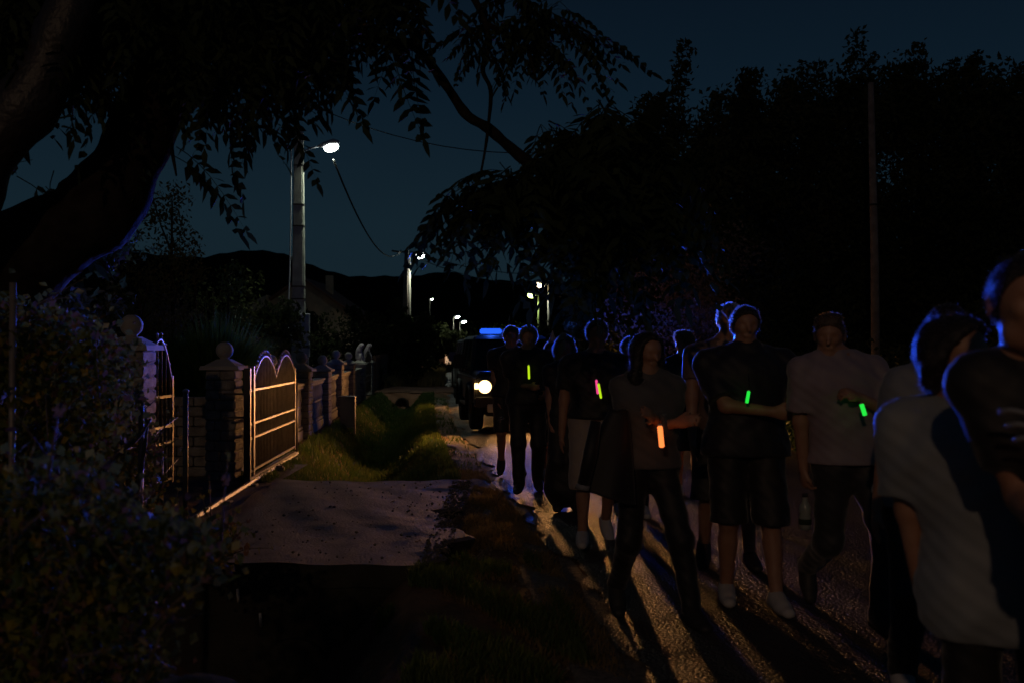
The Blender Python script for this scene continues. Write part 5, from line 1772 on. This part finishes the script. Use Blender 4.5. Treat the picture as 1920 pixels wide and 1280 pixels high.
def creeper(name, label, poly, Y0, Y1, nobj_, nstuff, size, stems, dep=None, seed=1, dark=.1):
    rr = random.Random(seed)
    random.seed(seed)
    cen = sum((px(x, y, (Y0 + Y1) / 2) for x, y in poly), Vector()) / len(poly)
    base = Vector((cen.x, (Y0 + Y1) / 2, float(terrain(cen.x, (Y0 + Y1) / 2))))
    t = thing(name, label, 'bush', base)
    pts = sample_poly(poly, nobj_, Y0, Y0 + (Y1 - Y0) * .45)
    for p in pts:
        w = rr.random()
        me = LM[rr.randrange(6) * 3 + (0 if w < .66 else 1 if w < .78 else 2)]
        o = bpy.data.objects.new('leaf', me); link(o, t)
        s = size * rr.uniform(.5, 1.15)
        o.matrix_local = Matrix.Translation(p - base) @ Matrix.Rotation(rr.uniform(0, 6.28), 4, 'Z') @ Matrix.Rotation(rr.uniform(.2, 2.0), 4, 'Y') @ Matrix.Rotation(rr.uniform(-1, 1), 4, 'X') @ Matrix.Scale(s, 4)
    pts = [p - base for p in sample_poly(poly, nstuff, Y0 + (Y1 - Y0) * .15, Y1)]
    fm = [rr.choice((0, 0, 0, 0, 1, 2)) for _ in pts]
    pts = [p + Vector((rr.gauss(0, 1), rr.gauss(0, 1), rr.gauss(0, 1))) * (size * 2.0 if rr.random() < .35 else size * .4) for p in pts]
    o = leaf_cloud('foliage', pts, size * 1.25, None, t, droop=.4, ratio=.75, mats=[M['leaf_vine'], M['leaf_yellow'], M['leaf_dry']], fm=fm)
    tag(o, kind='stuff')
    for q_ in range(26):
        p = sample_poly(poly, 1, Y0, (Y0 + Y1) / 2)[0] - base
        d = Vector((rr.uniform(-.5, .9), rr.uniform(-.5, .2), rr.uniform(.1, 1))).normalized() * rr.uniform(.12, .34)
        bm = bmesh.new()
        add_tube(bm, [p, p + d * .5 + Vector((0, 0, rr.uniform(-.02, .03))), p + d], [.0045, .0035, .0015], 5)
        tw = bm_obj('twig', bm, M['bark_thin'], t, True)
        for j_ in range(3):
            o = bpy.data.objects.new('leaf', LM[rr.randrange(6) * 3 + (0, 0, 1, 2)[rr.randrange(4)]]); link(o, tw)
            o.matrix_local = Matrix.Translation(p + d * (.45 + .28 * j_)) @ Matrix.Rotation(rr.uniform(0, 6.28), 4, 'Z') @ Matrix.Rotation(rr.uniform(.2, 2.0), 4, 'Y') @ Matrix.Scale(size * rr.uniform(.5, .9), 4)
    for st in stems:
        bm = bmesh.new()
        pp = curve_pts([px(*s_) - base for s_ in st[0]], 5)
        add_tube(bm, pp, [st[1] * (1 - .5 * i_ / len(pp)) * (1 + .15 * math.sin(i_ * 2.3)) for i_ in range(len(pp))], 7)
        bm_obj('stem', bm, M['bark_thin'], t, True)
    return t
creeper('creeper_hedge', 'tangled yellowing leafy bush filling the lower left corner', [(-60, 900), (80, 860), (200, 890), (280, 960), (360, 980), (420, 1010), (400, 1070), (300, 1120), (290, 1200), (330, 1300), (-60, 1300)],
        2.6, 3.9, 170, 5600, .030, [(((215, 1190, 2.9), (270, 1200, 2.9), (290, 1235, 2.9), (330, 1255, 2.9)), .011), (((60, 1250, 2.9), (90, 1180, 2.9), (80, 1100, 3.0)), .008),
                                  (((140, 1300, 2.9), (190, 1180, 3.0), (170, 1050, 3.1)), .009), (((270, 1150, 3.2), (330, 1160, 3.2), (380, 1150, 3.2)), .006)], seed=3)
creeper('creeper_hedge', 'dark creeper mass smothering the wire fence below the leaning trunk', [(-60, 560), (80, 570), (190, 610), (238, 660), (245, 720), (235, 800), (205, 880), (60, 900), (-60, 930)],
        4.4, 6.2, 110, 9000, .036, [(((180, 880, 5.0), (225, 845, 5.0), (258, 820, 5.1), (282, 785, 5.2)), .017), (((128, 1010, 4.8), (135, 900, 4.8), (132, 830, 4.8), (150, 760, 4.8)), .016),
                                   (((190, 860, 4.7), (120, 890, 4.7), (60, 880, 4.7)), .010)], seed=4)
creeper('climbing_vine', 'vine with brown hanging leaves on the post left of the bare metal post', [(225, 720), (262, 770), (290, 830), (305, 900), (300, 1000), (230, 1000), (215, 880), (225, 780)],
        5.9, 7.4, 60, 1900, .034, [(((262, 1010, 5.8), (258, 930, 5.8), (268, 860, 5.8), (275, 790, 5.9), (262, 740, 6.0)), .016), (((300, 1005, 6.9), (304, 930, 6.9), (300, 850, 6.9)), .014)], seed=5)
creeper('weeds', 'leafy weeds at the foot of the bare metal post', [(310, 960), (360, 985), (430, 990), (440, 1030), (400, 1060), (300, 1060)],
        5.2, 6.8, 26, 1100, .035, [], seed=6)
creeper('climbing_vine', 'bright green vine sprig hanging below the trunk against the hedge', [(160, 470), (190, 465), (215, 505), (225, 530), (200, 520), (175, 495)],
        6.3, 6.8, 14, 60, .05, [(((160, 462, 6.4), (190, 490, 6.4), (215, 525, 6.4)), .005)], seed=8)

# mossy stone at bottom left
t = thing('mossy_stone', 'mossy rounded stone at the bottom edge beside the hedge', 'stone', px(345, 1328, 2.75))
bm = bmesh.new(); bmesh.ops.create_icosphere(bm, subdivisions=4, radius=1)
for v in bm.verts:
    n_ = math.sin(v.co.x * 4 + 1) * math.sin(v.co.y * 5) * .08 + .05 * math.sin(v.co.z * 9 + v.co.x * 7)
    v.co = Vector((v.co.x * .17, v.co.y * .2, v.co.z * .07)) * (1 + n_)
M['moss'] = mat('moss', (0.03, 0.045, 0.008), .95, (0.07, 0.08, 0.015), 30, 1.0, 90, dist=.01, spec=.02)
bm_obj('stone', bm, M['moss'], t, True)

# ================================================================ GRASS
def grass(name, n, xf0, xf1, Y0, Y1, hgt, wid, m, pw=1.0, lean=.5, keep=None):
    Yv = Y0 + (Y1 - Y0) * rng.random(n) ** pw
    x0 = xf0(Yv); x1 = xf1(Yv)
    Xv = x0 + (x1 - x0) * rng.random(n)
    msk = np.ones(n, bool)
    ins = (Yv > DRIVE[0]) & (Yv < DRIVE[1]) & (Xv < -.45)
    msk &= ~ins
    nz = np.sin(Xv * 5.1 + 1.3 * np.sin(Yv * 2.3)) * np.sin(Yv * 3.7 + Xv * 2) + .5 * np.sin(Xv * 13 + Yv * 7)
    if keep is not None: msk &= nz > keep
    Xv, Yv, nz = Xv[msk], Yv[msk], nz[msk]
    n = len(Xv)
    Zv = terrain(Xv, Yv) - .01
    az = rng.random(n) * 2 * np.pi
    H_ = hgt * (.5 + rng.random(n)) * (1 + .25 * nz)
    wv = wid * (.6 + .8 * rng.random(n))
    ln = lean * rng.random(n) * H_
    la = rng.random(n) * 2 * np.pi
    B = np.stack([Xv, Yv, Zv], 1)
    s = np.stack([np.cos(az), np.sin(az), 0 * az], 1) * wv[:, None] * .5
    mid = B + np.stack([np.cos(la) * ln * .35, np.sin(la) * ln * .35, H_ * .55], 1)
    tip = B + np.stack([np.cos(la) * ln, np.sin(la) * ln, H_], 1)
    v = np.stack([B - s, B + s, mid + s * .8, mid - s * .8, tip], 1).reshape(-1, 3)
    i5 = np.arange(n)[:, None] * 5
    q = (i5 + np.array([[0, 1, 2, 3]])).tolist(); tr_ = (i5 + np.array([[3, 2, 4]])).tolist()
    o = mesh_obj(name, v, q + tr_, m)
    return tag(o, kind='stuff')
grass('ditch_grass', 52000, lambda y: fence_x(y) + .25, lambda y: road_left(y) - .45, 11.25, 32.4, .085, .013, M['grass'], 1.5)
grass('ditch_grass', 9000, lambda y: fence_x(y) + .1, lambda y: road_left(y) - .1, 37.8, 62, .30, .03, M['grass_dry'], 1.2)
grass('verge_grass', 40000, lambda y: np.where((y > 6.9) & (y < 11.2), -.42, road_left(y) - .95), lambda y: road_left(y) - .12, 3.2, 12.5, .045, .007, M['grass_dry'], 1.0, .9, -.35)
grass('verge_grass', 24000, lambda y: road_left(y) - 1.35, lambda y: road_left(y) - .25, 3.6, 7.4, .07, .008, M['grass'], 1.0, .8, .0)
grass('verge_grass', 5000, lambda y: road_left(y) - .9, lambda y: road_left(y) - .1, 12, 30, .07, .012, M['grass'], 1.0, .8, .2)
grass('roadside_grass', 22000, lambda y: road_left(y) + ROADW + .05, lambda y: road_left(y) + ROADW + 2.2, 6, 26, .12, .012, M['grass'], 1.0, .7)
# gravel crumbs along the ragged edges
n = 5200
Yv = 3.4 + 12 * rng.random(n)
Xv = road_left(Yv) - .15 + .35 * (rng.random(n) - .5) * 2
ins = rng.random(n) < .45
Yv[ins] = DRIVE[0] + 4.2 * rng.random(ins.sum()); Xv[ins] = -.45 + .5 * (rng.random(ins.sum()) - .4) - 1.8 * (rng.random(ins.sum()) < .09) * rng.random(ins.sum())
V, Fq = [], []
octa = np.array([(1, 0, 0), (0, 1, 0), (-1, 0, 0), (0, -1, 0), (0, 0, .7), (0, 0, -.7)])
of = [(0, 1, 4), (1, 2, 4), (2, 3, 4), (3, 0, 4), (1, 0, 5), (2, 1, 5), (3, 2, 5), (0, 3, 5)]
for x, y in zip(Xv, Yv):
    s = .006 + .012 * random.random() ** 2
    z = max(float(terrain(x, y)), -.5)
    if DRIVE[0] < y < DRIVE[1] and x < -.45: z = .04
    b0 = len(V); a = random.random() * 6
    for p in octa:
        V.append((x + s * (p[0] * math.cos(a) - p[1] * math.sin(a)), y + s * (p[0] * math.sin(a) + p[1] * math.cos(a)) * .8, z + s * .3 + s * p[2]))
    Fq += [tuple(i_ + b0 for i_ in f) for f in of]
tag(mesh_obj('gravel_crumbs', V, Fq, M['gravel']), kind='stuff')
# a few dead leaves on the driveway
for k in range(16):
    x, y = random.uniform(-2.3, -.7), random.uniform(7.2, 10.8)
    o = bpy.data.objects.new('fallen_leaf', LM[(k % 6) * 3 + 2]); link(o)
    o.location = (x, y, .055); o.scale = (.03, .03, .03); o.rotation_euler = (random.uniform(-.4, .4), random.uniform(-.4, .4), random.uniform(0, 6))
    tag(o, 'small dry leaf lying on the driveway slab', 'leaf', 'dry leaves scattered on the driveway')
# small stone block propping the gate rail
t = thing('stone', 'pale loose stone block under the sliding gate rail', 'stone', (px(527, 890, 12.5).x + .03, 12.3, -.06))
bm = bmesh.new(); add_box(bm, -.06, .06, -.05, .05, 0, .13); bmesh.ops.bevel(bm, geom=list(bm.edges), offset=.02, segments=2, affect='EDGES')
bm_obj('block', bm, M['concrete'], t)
